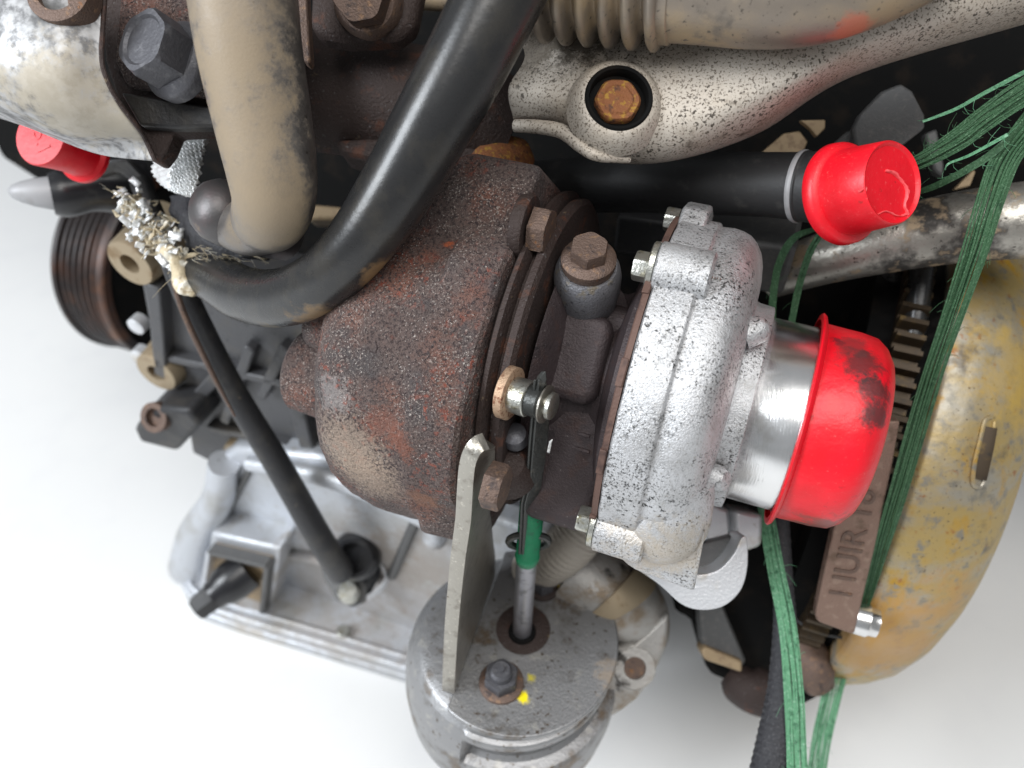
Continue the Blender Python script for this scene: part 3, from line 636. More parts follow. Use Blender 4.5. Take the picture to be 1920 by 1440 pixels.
def build_actuator():
    c = P(972, 1192, .36); z0 = c.z; R = .0450
    ac = thing('wastegate_actuator', 'grey round wastegate actuator canister with a steel rod and upright bracket', 'actuator', c - EZ * .08)
    o = c - EX * .003
    dome = [(-.0034, .20), (-.0036, .82), (-.0055, .93), (-.009, 1.0), (-.015, 1.065), (-.023, 1.11), (-.036, 1.14), (-.055, 1.135), (-.070, 1.07), (-.082, .86), (-.085, .3)]
    front = [(-.0034, .20), (-.0036, .97), (-.0080, .985), (-.0086, 1.03), (-.0098, 1.045), (-.0130, 1.045), (-.0140, 1.03), (-.0146, .97), (-.028, .955), (-.030, 1.0), (-.031, 1.10), (-.034, 1.12), (-.05, 1.12), (-.070, 1.07), (-.082, .86), (-.085, .3)]
    def at_(tab, t):
        for (t0, r0), (t1, r1) in zip(tab[:-1], tab[1:]):
            if t0 >= t >= t1: return r0 + (r1 - r0) * ((t0 - t) / max(1e-9, t0 - t1))
        return tab[-1][1]
    ts = sorted({t for t, _ in dome} | {t for t, _ in front} | {-.0036 - i * .0016 for i in range(50)}, reverse=True)
    def fm(a, t):
        d = math.degrees(a) % 360
        k = max(0.0, min(1.0, (d - 243) / 2.0)) if d > 180 else max(0.0, min(1.0, (20 - d) / 12.0))
        return (at_(dome, t) * (1 - k) + at_(front, t) * k)
    can = lathe('canister', o, EZ, [(t, R) for t in ts], 'actuator', ac, seg=240, sharp=32, rmod=fm)
    # base plate of the bracket: a disc cut along a chord where the upright bends up
    A = Zpl(846, 1306, z0); B = Zpl(936, 1062, z0)
    ch = (B - A).normalized(); n = ch.cross(EZ).normalized()
    if n.dot(RT) < 0: n = -n
    pts = []
    for k in range(96):
        a = 2 * math.pi * k / 96; p = c + (EX * math.cos(a) + EY * math.sin(a)) * R
        dd = (p - A).dot(n)
        if dd < 0: p = p - n * dd
        pts.append(p)
    br = prism('bracket_base', pts, -EZ, .0030, 'actuator', ac, bevel=.0007)
    # opening for the rod, its inner shade painted as dark raised discs
    ho = Zpl(981, 1180, z0)
    rx = (Zpl(1031, 1180, z0) - Zpl(931, 1180, z0)).length / 2
    lathe('rod_opening_shade', ho, EZ, [(.0004, rx * 1.02), (.0006, rx * .98), (.0007, rx * .6), (.0009, rx * .45)], 'rustdark', br, seg=40, cap=(False, True))
    lathe('rod_hole_shade', Zpl(979, 1186, z0) + EZ * .0006, EZ, [(0, .0064), (.0012, .0058), (.0014, .003)], 'void', br, seg=28)
    # upright plate, its narrow edge towards the viewer
    dB = depth(B)
    front = [(840, 1298, depth(A)), (846, 1180, .309), (857, 1060, .283), (867, 985, .266), (869, 965, .262), (872, 910, .251), (876, 872, .245), (884, 848, .242), (896, 833, .2415), (911, 827, .243)]
    back = [(918, 1078, dB - .005), (918, 1040, .37), (914, 1010, .345), (910, 975, .32), (907, 950, .30), (909, 905, .275), (914, 870, .264), (917, 850, .258), (918, 836, .252), (915, 828, .247)]
    mid = [tuple((f_[i] + b_[i]) / 2 for i in range(3)) for f_, b_ in zip(front, back)]
    loft('bracket_upright', [front, mid, back], 'bracket', ac, nu=50, nv=8, solid=.0054, bevel=.0005)
    # bolt holding the upright to the turbine
    # nuts
    for (x, y, r) in ((940, 1262, 36), (1018, 1085, 24)):
        q = Zpl(x, y + 18, z0); s = S(depth(q))
        w_ = lathe('stud_washer', q, EZ, [(0, r * 1.18 * s), (.0012, r * 1.16 * s), (.0020, r * .95 * s), (.0022, r * .5 * s)], 'rustbolt' if r > 30 else 'rustdark', ac, seg=36)
        nut = hexhead('nut', q + EZ * .002, EZ, r * .92 * s, .0062, 'darkbolt', ac, rot=.4)
        lathe('stud', q + EZ * .0075, EZ, [(0, r * .60 * s), (.004, r * .58 * s), (.0052, r * .45 * s), (.0052, r * .2 * s), (.006, r * .18 * s), (.006, r * .05 * s)], 'darkbolt', nut, seg=24)
    # rod
    D = Zpl(979, 1186, z0)
    def RODP(px, py, dy=0.0):
        r = P(px, py, 1.0) - CAM
        return CAM + r * ((D.y + dy) / r.y)
    rr = .0042
    tube('rod', [(D, rr), (RODP(984, 1100), rr), (RODP(989, 1040), rr), (RODP(996, 975), rr)], 'rod', ac, n=24, seg=20)
    # threaded sleeve with a retaining ring, painted green
    q0 = RODP(988, 1050); q1 = RODP(999, 940)
    ax = (q1 - q0).normalized(); L_ = (q1 - q0).length
    lathe('adjuster_sleeve', q0, ax, [(0, .0044), (.003, .0050)] + sum([[(.004 + i * .0011, .0047), (.0046 + i * .0011, .0042)] for i in range(int((L_ - .004) / .0011))], []) + [(L_, .004)], 'greenpaint', ac, seg=24, sharp=60)
    qr = RODP(991, 1015)
    tube('retaining_ring', [(qr + (C3(math.cos(a), math.sin(a) * .55, math.sin(a) * .9)) * .0076, .0015) for a in [i * 2 * math.pi / 24 for i in range(25)]], 'linkblack', ac, n=60, seg=8)
    # double link plate, edge towards the viewer
    wd = C3(.80, .05, -.60)
    def LK(px, py): return RODP(px, py, -.004)
    for k in (0, 1):
        sh = C3(1, 0, .5) * (.0014 * k)
        e = [LK(1003, 712), LK(996, 800), LK(990, 870), LK(986, 915), LK(978, 945), LK(974, 1040)]
        bwd = [.0030, .0060, .0060, .0055, .0050, .0040]
        pts = [p + sh for p in e] + [p + sh + wd * b_ for p, b_ in reversed(list(zip(e, bwd)))]
        prism('link_plate', pts, C3(-.6, 0, -.8), .0010, 'linkblack', ac, bevel=.0003)
    e0 = LK(1012, 735); 
    prism('link_tip', [LK(1003, 740), LK(1015, 705), LK(1024, 695), LK(1026, 712), LK(1014, 745)], C3(-.6, 0, -.8), .0022, 'linkblack', ac, bevel=.0003)
    loft('paint_flake', [[LK(1012, 830) + wd * .004, LK(1008, 850) + wd * .004], [LK(1016, 826) + wd * .0045, LK(1011, 852) + wd * .0045]], 'foil', ac, px=False, nu=6, nv=4, solid=.0003)
    return ac
ACT = build_actuator()

# ------------------------------------------------------------------ red caps
def build_caps():
    # inlet cap on the compressor
    cp = thing('protective_cap', 'large red plastic cap with black soot smears over the machined compressor inlet', 'cap', TP(330, -180, 0), 'red protective caps')
    lathe('cap_body', TP(0, 0, 0), TA, tprof([(274, 169), (276, 176), (282, 178), (305, 177), (340, 176), (368, 172), (385, 160), (398, 142), (403, 128), (404, 60), (404, 10)]), 'redcapdirty', cp, seg=96, sharp=60, cap=(False, True))
    lathe('cap_rim', TP(0, 0, 0), TA, tprof([(269, 180), (270, 190), (273, 192), (277, 189), (280, 182), (282, 177), (273, 172)]), 'redcapdirty', cp, seg=96, cap=(False, False), rmod=lambda a, t: 1 + .014 * math.cos(2 * (a - math.pi / 2)))
    # cap on the dark coolant pipe
    ax = C3(.43, -.03, .9); d = .262; s = S(d)
    o = P(1592, 361, .272)
    cp = thing('protective_cap', 'red plastic cap with a scuffed round face on the end of the dark pipe', 'cap', o - UP * .015, 'red protective caps')
    lathe('cap_body', o, ax, [(0, 84 * s), (40 * s, 81 * s), (96 * s, 77 * s), (100 * s, 74 * s), (98 * s, 70 * s), (94 * s, 67 * s), (94 * s, 10 * s)], 'redcap', cp, seg=80, sharp=50)
    lathe('cap_rim', o, ax, [(-26 * s, 80 * s), (-26 * s, 97 * s), (-20 * s, 100 * s), (-4 * s, 98 * s), (2 * s, 92 * s), (4 * s, 82 * s)], 'redcap', cp, seg=80, cap=(False, False))
    # torn skin on the face
    a, b, c_ = frame(ax)
    f = o + ax * (94.5 * s)
    arc = [(1660, 320), (1675, 325), (1690, 340), (1700, 360), (1695, 385), (1700, 400), (1690, 405)]
    def FP(px, py):
        r = P(px, py, 1.0) - CAM
        return CAM + r * ((f - CAM).dot(ax) / r.dot(ax))
    tube('torn_skin', [(FP(x, y), (.0009 + .0005 * (i % 2))) for i, (x, y) in enumerate(arc)], 'redpale', cp, n=40, seg=8, flat=.5, rfun=lambda u, t: .7 + .5 * noise.noise(Vector((u * 14, t, 0))))
    tube('torn_skin', [(FP(x, y), .0007) for x, y in ((1642, 404), (1660, 396), (1680, 404), (1700, 406))], 'redpale', cp, n=24, seg=8, flat=.5, rfun=lambda u, t: .7 + .6 * noise.noise(Vector((u * 9, t, 3))))
    tube('torn_skin', [(FP(x, y), .0007) for x, y in ((1612, 358), (1622, 352), (1620, 362))], 'redpale', cp, n=12, seg=8, flat=.5)
    # small cap by the heat shield
    ax = C3(-.2, .02, .98); d = .33; s = S(d); o = P(152, 289, .335)
    cp = thing('protective_cap', 'small red plastic plug beneath the smudged heat shield', 'cap', o - UP * .01, 'red protective caps')
    lathe('cap_body', o, ax, [(0, 44 * s), (30 * s, 43 * s), (60 * s, 46 * s), (98 * s, 51 * s), (101 * s, 49 * s), (101 * s, 10 * s)], 'redcap', cp, seg=56, sharp=50)
    lathe('cap_rim', o, ax, [(-16 * s, 44 * s), (-14 * s, 52 * s), (-4 * s, 52 * s), (0, 46 * s), (2 * s, 42 * s)], 'redcap', cp, seg=56, cap=(False, False))
    a, b, c_ = frame(ax); f = o + ax * (101 * s)
    txt = bpy.data.curves.new('embossing', 'FONT'); txt.body = '15.1'; txt.size = .0085; txt.extrude = .0002; txt.align_x = 'CENTER'; txt.align_y = 'CENTER'
    to = bpy.data.objects.new('tmp', txt); COL.objects.link(to)
    dg = bpy.context.evaluated_depsgraph_get(); me = bpy.data.meshes.new_from_object(to.evaluated_get(dg)); bpy.data.objects.remove(to)
    rot = Matrix((c_ * -1, b, ax)).transposed() if (c_ * -1).cross(b).dot(ax) > 0 else Matrix((c_, b, ax)).transposed()
    rot = rot @ Matrix.Rotation(math.radians(-70), 3, 'Z')
    mk('embossed_mark', [rot @ v.co + f + ax * .00005 for v in me.vertices], [tuple(p.vertices) for p in me.polygons], 'redcap', cp)
build_caps()

# ------------------------------------------------------------------ pipes and hoses over the turbo
def build_pipes():
    ptube('rubber_hose', [(352, 505, .335, 40), (400, 520, .325, 46), (460, 552, .305, 52), (530, 558, .283, 55), (600, 528, .266, 57), (668, 462, .254, 62), (740, 358, .245, 70), (812, 230, .238, 76), (880, 105, .233, 80), (945, -25, .229, 83), (1010, -160, .225, 86)], 'rubber', n=110, seg=40)
    tag(bpy.data.objects['rubber_hose'], 'glossy black rubber hose curving across the rusty turbine housing', 'hose')
    # dusty steel pipe with the return bend
    st = thing('steel_pipe', 'dusty tan steel pipe with a return bend beside the black rubber hose', 'pipe', P(500, 470, .27))
    ptube('pipe', [(440, -150, .222, 104), (452, -40, .226, 102), (468, 90, .231, 97), (494, 230, .238, 90), (510, 320, .243, 83), (514, 372, .249, 76), (506, 402, .262, 70), (495, 412, .285, 62), (480, 415, .31, 56)], 'leftpipe', st, n=90, seg=48)
    ptube('pipe_elbow', [(506, 412, .270, 62), (465, 425, .280, 54), (430, 412, .290, 48), (400, 395, .30, 40)], 'leftpipe', st, n=20, seg=32)
    lathe('pipe_end', P(413, 396, .283), C3(-.55, .12, .82), [(-.03, .0104), (-.012, .0118), (-.003, .0119), (.003, .0109), (.0068, .0087), (.009, .0055), (.0098, .001)], 'darksteel', st, seg=40)
    # tan pipe with bellows over the heat shield
    bl = thing('bellows_pipe', 'tan exhaust pipe with a ribbed bellows section above the speckled heat shield', 'pipe', P(1300, 60, .25))
    d = .248; s = S(d)
    o = P(1010, -32, .255); e = P(1262, -18, .243); ax = (e - o).normalized(); L_ = (e - o).length
    prof = [(-.02, 70 * s)]
    nb = 6
    for k in range(nb):
        t0 = L_ * k / nb; w_ = L_ / nb
        prof += [(t0 + w_ * .02, 74 * s), (t0 + w_ * .16, 82 * s), (t0 + w_ * .28, 101 * s), (t0 + w_ * .42, 108 * s), (t0 + w_ * .56, 108 * s), (t0 + w_ * .70, 101 * s), (t0 + w_ * .84, 82 * s), (t0 + w_ * .98, 74 * s)]
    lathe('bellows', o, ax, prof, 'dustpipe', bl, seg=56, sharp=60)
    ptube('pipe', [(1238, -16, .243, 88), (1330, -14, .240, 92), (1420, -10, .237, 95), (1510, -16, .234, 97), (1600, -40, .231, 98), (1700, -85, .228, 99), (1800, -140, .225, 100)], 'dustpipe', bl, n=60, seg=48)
    lathe('weld_collar', P(1254, -16, .243), ax, [(-.003, .014), (-.002, .0152), (.002, .0152), (.003, .014)], 'dustpipe', bl, seg=48)
    # short tan rail at the top
    ptube('steel_rail', [(740, -10, .30, 22), (830, -2, .30, 22), (960, 2, .30, 22), (1000, 2, .30, 22)], 'dustpipe', n=12, seg=20)
    tag(bpy.data.objects['steel_rail'], 'thin tan steel rail running behind the black hose', 'pipe')
    # dark coolant pipe
    cl = thing('coolant_pipe', 'matte black coolant pipe running under the heat shield to a red cap', 'pipe', P(1300, 400, .30))
    ptube('pipe', [(980, 352, .345, 46), (1120, 345, .332, 52), (1300, 344, .313, 57), (1450, 347, .297, 60), (1560, 353, .284, 66)], 'matteblack', cl, n=30, seg=36)
    ax = (P(1560, 353, .284) - P(1450, 347, .297)).normalized()
    lathe('end_collar', P(1502, 350, .2905), ax, [(-.001, .0120), (0, .0128), (.0015, .0128), (.002, .0124), (.020, .0132), (.021, .012)], 'matteblack', cl, seg=48)
    lathe('worn_ring', P(1502, 350, .2905), ax, [(-.0012, .0127), (-.0004, .01305), (.0004, .01305), (.0010, .0127)], 'greytip', cl, seg=48, cap=(False, False))
    # mottled steel pipe
    ptube('mottled_pipe', [(1440, 520, .345, 40), (1540, 486, .33, 48), (1660, 454, .318, 58), (1790, 428, .308, 66), (1930, 412, .30, 72), (2050, 405, .295, 75)], 'mottled', n=40, seg=40)
    tag(bpy.data.objects['mottled_pipe'], 'mottled silver and brown steel pipe crossing behind the green strap', 'pipe')
    # two black hoses dropping behind the inlet cap
    ptube('black_hose', [(1735, 470, .345, 22), (1722, 560, .345, 22), (1700, 700, .345, 21), (1672, 860, .345, 20), (1640, 1000, .345, 20)], 'rubber', n=24, seg=18)
    tag(bpy.data.objects['black_hose'], 'thin black hose hanging next to the toothed ring gear', 'hose', 'thin black hoses behind the red inlet cap')
    ptube('drain_hose', [(1675, 480, .365, 22), (1668, 560, .365, 22), (1650, 680, .365, 22), (1630, 800, .365, 22)], 'rubber', n=24, seg=18)
    tag(bpy.data.objects['drain_hose'], 'thin black hose partly hidden behind the large red inlet cap', 'hose', 'thin black hoses behind the red inlet cap')
    # braided hose behind the actuator
    rf = lambda u, t: 1 + .06 * math.sin(u * 60)
    ptube('braided_hose', [(1150, 900, .352, 46), (1105, 975, .352, 46), (1060, 1030, .360, 46), (1000, 1070, .385, 44)], 'weave', n=120, seg=36, rfun=lambda u, t: 1 + .025 * math.sin(u * 170))
    tag(bpy.data.objects['braided_hose'], 'beige braided hose behind the wastegate actuator', 'hose')
build_pipes()

# ------------------------------------------------------------------ heat shields, manifold, brackets
def build_shields():
    hs = thing('heat_shield', 'dark speckled tan heat shield with a dished rusty bolt above the turbocharger', 'heat shield', P(1300, 280, .28))
    rows = [
        [(930, 30, .280), (1050, 0, .272), (1200, -20, .265), (1350, -20, .260), (1500, -30, .254), (1700, -90, .247), (1960, -160, .242)],
        [(985, 100, .276), (1060, 90, .268), (1180, 80, .262), (1330, 75, .257), (1480, 60, .251), (1700, -20, .245), (1950, -90, .240)],
        [(955, 165, .274), (1040, 170, .266), (1160, 175, .259), (1320, 165, .254), (1480, 125, .250), (1680, 35, .246), (1950, -40, .240)],
        [(962, 215, .278), (1040, 212, .270), (1130, 245, .261), (1290, 240, .256), (1450, 180, .253), (1650, 80, .250), (1950, 0, .245)],
        [(965, 224, .284), (1055, 232, .275), (1112, 282, .268), (1250, 292, .266), (1410, 235, .264), (1600, 128, .262), (1950, 24, .256)],
        [(975, 236, .290), (1065, 246, .286), (1122, 296, .282), (1250, 301, .282), (1420, 248, .282), (1600, 140, .280), (1950, 34, .272)]]
    loft('shield_shell', rows, 'shield', hs, nu=110, nv=60, solid=.0010, sharp=180)
    # rolled lower lip near the tip
    tube('rolled_lip', [(P(x, y, d), r * S(d)) for x, y, d, r in ((966, 236, .272, 12), (1010, 238, .268, 13), (1055, 247, .264, 14), (1090, 274, .260, 13), (1122, 292, .259, 11), (1180, 298, .262, 8))], 'shield', hs, n=40, seg=16)
    # dished seat round the bolt, black rings put the recess shade into colour
    ax = C3(.03, .10, .98); o = P(1158, 190, .2545); s = S(.2545)
    seat = lathe('bolt_seat', o, ax, [(-.006, 94 * s), (-.0012, 85 * s), (.0012, 76 * s), (.0022, 69 * s), (.0024, 62 * s), (-.001, 58 * s), (-.003, 57 * s), (-.003, 40 * s)], 'shield', hs, seg=64, cap=(False, False))
    bt = lathe('washer', o, ax, [(-.004, 58 * s), (-.0022, 58 * s), (-.0018, 56 * s), (-.0018, 20 * s)], 'void', hs, seg=48)
    lathe('seat_shade_ring', o, ax, [(.0024, 64 * s), (.0031, 61 * s), (.0028, 56 * s), (-.0012, 53 * s), (-.0012, 38 * s)], 'void', hs, seg=48, cap=(False, False))
    lathe('bolt', o, ax, [(-.003, 43 * s), (.0006, 42 * s), (.0014, 38 * s), (.0012, 30 * s), (.0016, 26 * s), (.0013, 14 * s), (.0017, 8 * s), (.0017, 2 * s)], 'rustorange', hs, seg=40, rmod=lambda a, t: 1 + .03 * math.cos(6 * a))
    # second heat shield
    h2 = thing('heat_shield', 'smudged silver heat shield with a rust edged rim beside the black flange bolt', 'heat shield', P(120, 280, .27))
    rows = [
        [(-80, -60, .252), (20, -60, .248), (110, -60, .247), (200, -60, .252)],
        [(-80, 60, .250), (20, 60, .245), (110, 55, .244), (192, 50, .250)],
        [(-80, 130, .253), (20, 135, .247), (110, 135, .245), (190, 112, .250)],
        [(-80, 175, .268), (20, 195, .256), (120, 205, .252), (222, 192, .255)],
        [(-80, 185, .282), (20, 215, .270), (130, 248, .264), (258, 240, .262)],
        [(-80, 190, .296), (30, 226, .286), (150, 268, .280), (272, 262, .270)],
        [(-80, 195, .300), (40, 232, .290), (180, 285, .283), (291, 302, .272)]]
    loft('shield_shell', rows, 'shield2', h2, nu=50, nv=60, solid=.0012, sharp=180)
    tube('rust_edge', [(P(x, y, d), .0008) for x, y, d in ((201, -60, .2515), (193, 50, .2495), (191, 112, .2495), (201, 150, .2505), (223, 192, .2545), (259, 240, .2612), (273, 262, .2695), (291, 302, .2715))], 'rustdark', h2, n=60, seg=8)
    lathe('shield_bolt', P(112, -14, .2435), C3(-.05, .1, .98), [(-.006, .0100), (.001, .0098), (.0016, .0085), (.0016, .0065), (-.002, .006)], 'rustbolt', h2, seg=36)
    # flange with the big black bolt
    fl = thing('flange_bracket', 'dark rusted flange plate behind the dusty steel pipe', 'flange', P(320, 290, .28))
    prism('flange_plate', [P(190, -80, .272), P(196, 110, .272), P(222, 190, .274), P(262, 245, .276), P(280, 300, .278), P(296, 304, .278), P(312, 282, .277), P(326, 248, .276), P(430, 244, .276), P(560, 200, .276), P(560, -80, .272)], FW, .010, 'rustdark', fl, bevel=.001)
    prism('flange_step', [P(225, 172, .270), P(430, 205, .270), P(430, 238, .272), P(320, 240, .272), P(262, 235, .272)], FW, .006, 'blackpaint', fl, bevel=.001)
    prism('heat_wrap_edge', [P(228, -60, .266), P(420, -60, .266), P(420, 185, .268), P(235, 160, .268), P(212, 110, .266)], FW, .005, 'rust', fl, bevel=.002)
    ax = C3(-.42, .12, .88); o = P(330, 113, .262); s = S(.255)
    bl = lathe('bolt_flange', o, ax, [(-.004, 76 * s), (0, 78 * s), (.0012, 75 * s), (.003, 64 * s), (.0034, 30 * s)], 'darkbolt', fl, seg=48)
    hexhead('bolt_head', o + ax * .003, ax, 66 * s, .0105, 'darkbolt', fl, rot=.25, dish=.0009)
    # manifold behind the hose
    mf = thing('exhaust_manifold', 'dark rusted exhaust manifold in the shade behind the black hose', 'manifold', P(720, 300, .31))
    ptube('runner', [(560, 170, .318, 105), (700, 190, .314, 108), (850, 210, .310, 105), (960, 250, .312, 92)], 'rustdark', mf, n=40, seg=40, rfun=lambda u, t: 1 + .03 * noise.noise(Vector((u * 6, math.cos(t), math.sin(t)))))
    prism('lower_flange', [P(625, 262, .30), P(690, 258, .298), P(900, 270, .296), P(985, 300, .296), P(985, 330, .298), P(880, 318, .298), P(700, 304, .30), P(640, 292, .302)], FW, .02, 'rustdark', mf, bevel=.002)
    lathe('gasket_scale', P(935, 285, .298), C3(0, .6, .8), [(-.006, .013), (0, .011), (.003, .007), (.004, .001)], 'rustorange', mf, seg=30, rmod=lambda a, t: 1 + .3 * math.sin(3 * a) * .4)
    prism('upper_flange', [P(584, -60, .27), P(580, 40, .27), P(590, 66, .271), P(650, 76, .271), P(745, 72, .271), P(778, 50, .271), P(800, -60, .27)], FW, .012, 'rustdark', mf, bevel=.003)
    ax = C3(-.05, -.25, .95); o = P(690, 6, .268); s = S(.262)
    lathe('bolt_flange', o, ax, [(-.004, 66 * s), (.002, 64 * s), (.004, 54 * s), (.0042, 20 * s)], 'rustbolt', mf, seg=40)
    hexhead('bolt', o + ax * .004, ax, 52 * s, .010, 'rustbolt', mf, rot=.15)
    prism('side_strip', [P(552, -60, .258), P(566, 110, .26), P(578, 120, .26), P(582, 112, .26), P(572, -60, .258)], FW, .006, 'rustbolt', mf, bevel=.0006)
    # dull grey brackets behind the second cap
    bk = thing('grey_bracket', 'dull grey rounded metal bracket behind the scuffed red cap', 'bracket', P(1660, 300, .31))
    prism('bracket_plate', [P(1605, 285, .318), P(1600, 240, .318), P(1612, 215, .318), P(1655, 170, .312), P(1690, 156, .308), P(1712, 170, .306), P(1735, 215, .304), P(1735, 240, .304), P(1690, 275, .308), P(1640, 300, .314)], FW, .004, 'greyplate', bk, bevel=.001)
    prism('bracket_arm', [P(1540, 290, .33), P(1590, 245, .325), P(1625, 235, .32), P(1618, 265, .32), P(1570, 310, .33)], FW, .004, 'greyplate', bk, bevel=.001)
    prism('bracket_arm', [P(1735, 250, .335), P(1752, 320, .335), P(1770, 332, .335), P(1772, 310, .335), P(1758, 240, .335)], FW, .005, 'greyplate', bk, bevel=.0012)
    tp = prism('tan_tab', [P(1500, 225, .325), P(1548, 224, .325), P(1548, 240, .325), P(1532, 256, .325), P(1520, 240, .326)], FW, .003, 'tan', None, bevel=.0006)
    tag(tp, 'small tan metal tab wedged below the speckled heat shield', 'tab')
    tp = prism('grey_tab', [P(1420, 292, .33), P(1470, 250, .33), P(1500, 245, .33), P(1515, 265, .33), P(1500, 300, .33)], FW, .003, 'tan', None, bevel=.0006)
    tag(tp, 'dull grey metal tab above the matte black coolant pipe', 'tab')
    tp = prism('brown_tab', [P(1790, 355, .34), P(1826, 318, .34), P(1830, 322, .34), P(1820, 348, .34)], FW, .003, 'tan', None, bevel=.0005)
    tag(tp, 'tiny amber tab above the mottled steel pipe', 'tab')
    # torn foil and frayed sleeve
    rows = [[(300, 235, .315), (330, 240, .310), (360, 246, .308), (392, 250, .308)], [(292, 290, .316), (328, 280, .308), (358, 285, .304), (382, 285, .304)], [(285, 320, .318), (320, 318, .308), (352, 325, .302), (374, 330, .302)], [(300, 345, .318), (320, 358, .310), (342, 366, .305), (364, 372, .304)]]
    fo = loft('foil_wrap', rows, 'foil', None, nu=60, nv=60, solid=.0003, sharp=180)
    org = fo.location.copy()
    for v in fo.data.vertices:
        w_ = v.co + org
        q = (w_ - P(330, 300, .31)); a_ = q.dot(RT) / S(.31); b_ = q.dot(UP) / S(.31)
        g = max(0, min(1, (a_ + 12 - b_ * .25) / 24))
        v.co += -FW * (.0012 * g * math.sin((a_ + b_ * .32) * .75)) + RT * (.0004 * math.sin(b_ * .7))
    tag(fo, 'shiny crumpled aluminium foil wrap hanging beside the dusty steel pipe', 'foil')
    sl = thing('heat_sleeve', 'black fabric heat sleeve with frayed tan fibres round the hose end', 'sleeve', P(380, 480, .33))
    loft('sleeve_cloth', [[(318, 370, .335), (350, 360, .328), (376, 356, .33), (392, 360, .335)], [(322, 400, .332), (352, 410, .320), (385, 425, .318), (400, 430, .325)], [(340, 440, .33), (372, 450, .316), (420, 460, .312), (450, 458, .318)], [(362, 478, .328), (410, 482, .316), (460, 484, .312), (505, 486, .318)]], 'sleeve', sl, nu=36, nv=36, solid=.001, rough=.0012, rscale=180)
    V = []; F = []
    rnd = random.Random(3)
    def strand(p, d, l, w_):
        q = [p]; dd = d.normalized()
        for i in range(4):
            dd = (dd + Vector((rnd.uniform(-.5, .5), rnd.uniform(-.5, .5), rnd.uniform(-.5, .5))) * .6).normalized(); q.append(q[-1] + dd * l / 4)
        v, f = tube_vf([(x, w_ * (1 - .15 * i)) for i, x in enumerate(q)], 6, 5, True, len(V), flat=.45)
        V.extend(v); F.extend(f)
    line = resample([P(240, 375, .333), P(262, 400, .33), P(285, 425, .328), P(305, 450, .326), P(330, 480, .324), P(350, 520, .326), P(360, 545, .330)], 40)
    for i in range(170):
        p = line[rnd.randrange(0, 27)] + Vector((rnd.gauss(0, 1), rnd.gauss(0, 1), rnd.gauss(0, 1))) * .0034
        strand(p, C3(rnd.uniform(-1, .8), rnd.uniform(-1, .7), rnd.uniform(-.2, 1)), rnd.uniform(.002, .0055), rnd.uniform(.0006, .0017))
    for i in range(40):
        p = line[rnd.randrange(0, 27)] + Vector((rnd.gauss(0, 1), rnd.gauss(0, 1), rnd.gauss(0, 1))) * .0034
        strand(p, C3(rnd.uniform(-1, .8), rnd.uniform(-1, .7), rnd.uniform(-.2, 1)), rnd.uniform(.004, .008), rnd.uniform(.00015, .0003))
    for i in range(60):
        p = P(rnd.uniform(355, 480), rnd.uniform(462, 486), .314)
        strand(p, C3(rnd.uniform(.4, 1), rnd.uniform(-.5, .2), rnd.uniform(0, .5)), rnd.uniform(.004, .010), .00022)
    strand(P(330, 515, .32), C3(-1, -.7, .1), .016, .0002)
    FV = []; FF = []
    for i in range(110):
        p = line[rnd.randrange(0, 26)] + Vector((rnd.gauss(0, 1), rnd.gauss(0, 1), rnd.gauss(0, 1))) * .0040 - FW * .001
        a_ = Vector((rnd.uniform(-1, 1), rnd.uniform(-1, 1), rnd.uniform(-1, 1))).normalized(); b_ = a_.orthogonal().normalized(); n_ = a_.cross(b_)
        w0, h0 = rnd.uniform(.0012, .0030), rnd.uniform(.0008, .0018); b0 = len(FV)
        for ii in range(4):
            for jj in range(3):
                FV.append(p + a_ * (ii / 3 - .5) * w0 * 2 + b_ * (jj / 2 - .5) * h0 * 2 + n_ * rnd.uniform(-.0005, .0005))
        for ii in range(3):
            for jj in range(2):
                k = b0 + ii * 3 + jj; FF.append((k, k + 1, k + 4, k + 3))
    ff = mk('foil_flakes', FV, FF, 'foil', sl, sharp=20, solid=.0002); ff['kind'] = 'stuff'
    fr = mk('frayed_fibres', V, F, 'fibre', sl, sharp=60); fr['kind'] = 'stuff'
    tube('white_hem', [(P(x, y, .322), r * S(.322)) for x, y, r in ((300, 465, 14), (318, 475, 17), (334, 492, 15), (338, 515, 15), (345, 535, 17), (358, 545, 12), (366, 552, 6))], 'fibre', sl, n=40, seg=14, rfun=lambda u, t: 1 + .25 * noise.noise(Vector((u * 9, t, 1))))
    loft('hem_flap', [[(345, 480, .324), (362, 474, .322), (384, 478, .322)], [(340, 510, .326), (352, 505, .322), (366, 500, .322)], [(345, 540, .328), (354, 536, .324), (362, 540, .324)]], 'fibre', sl, nu=16, nv=16, solid=.0008, rough=.0008, rscale=300)
    # black fitting with grey tip
    ft = thing('vacuum_fitting', 'black plastic fitting with a rounded grey tip under the small red plug', 'fitting', P(150, 400, .38))
    ax = C3(-.95, -.03, .3)
    o = P(98, 362, .375); s = S(.375)
    lathe('tip', o, ax, [(-.002, 30 * s), (0, 31 * s), (30 * s, 26 * s), (52 * s, 19 * s), (66 * s, 12 * s), (72 * s, 4 * s)], 'greytip', ft, seg=36)
    ptube('body', [(96, 364, .375, 38), (125, 362, .378, 43), (165, 355, .382, 45), (215, 350, .39, 50), (260, 350, .40, 50)], 'blackgloss', ft, n=24, seg=32, rfun=lambda u, t: 1 + .06 * math.sin(u * 9))
    prism('bracket_leg', [P(215, 330, .40), P(250, 320, .40), P(285, 400, .41), P(320, 520, .42), P(285, 520, .42), P(240, 440, .41)], FW, .012, 'blackpaint', ft, bevel=.002)
    prism('bracket_leg', [P(170, 300, .36), P(240, 295, .36), P(285, 340, .37), P(270, 355, .37), P(215, 318, .365), P(175, 330, .365)], FW, .008, 'blackpaint', ft, bevel=.002)
build_shields()

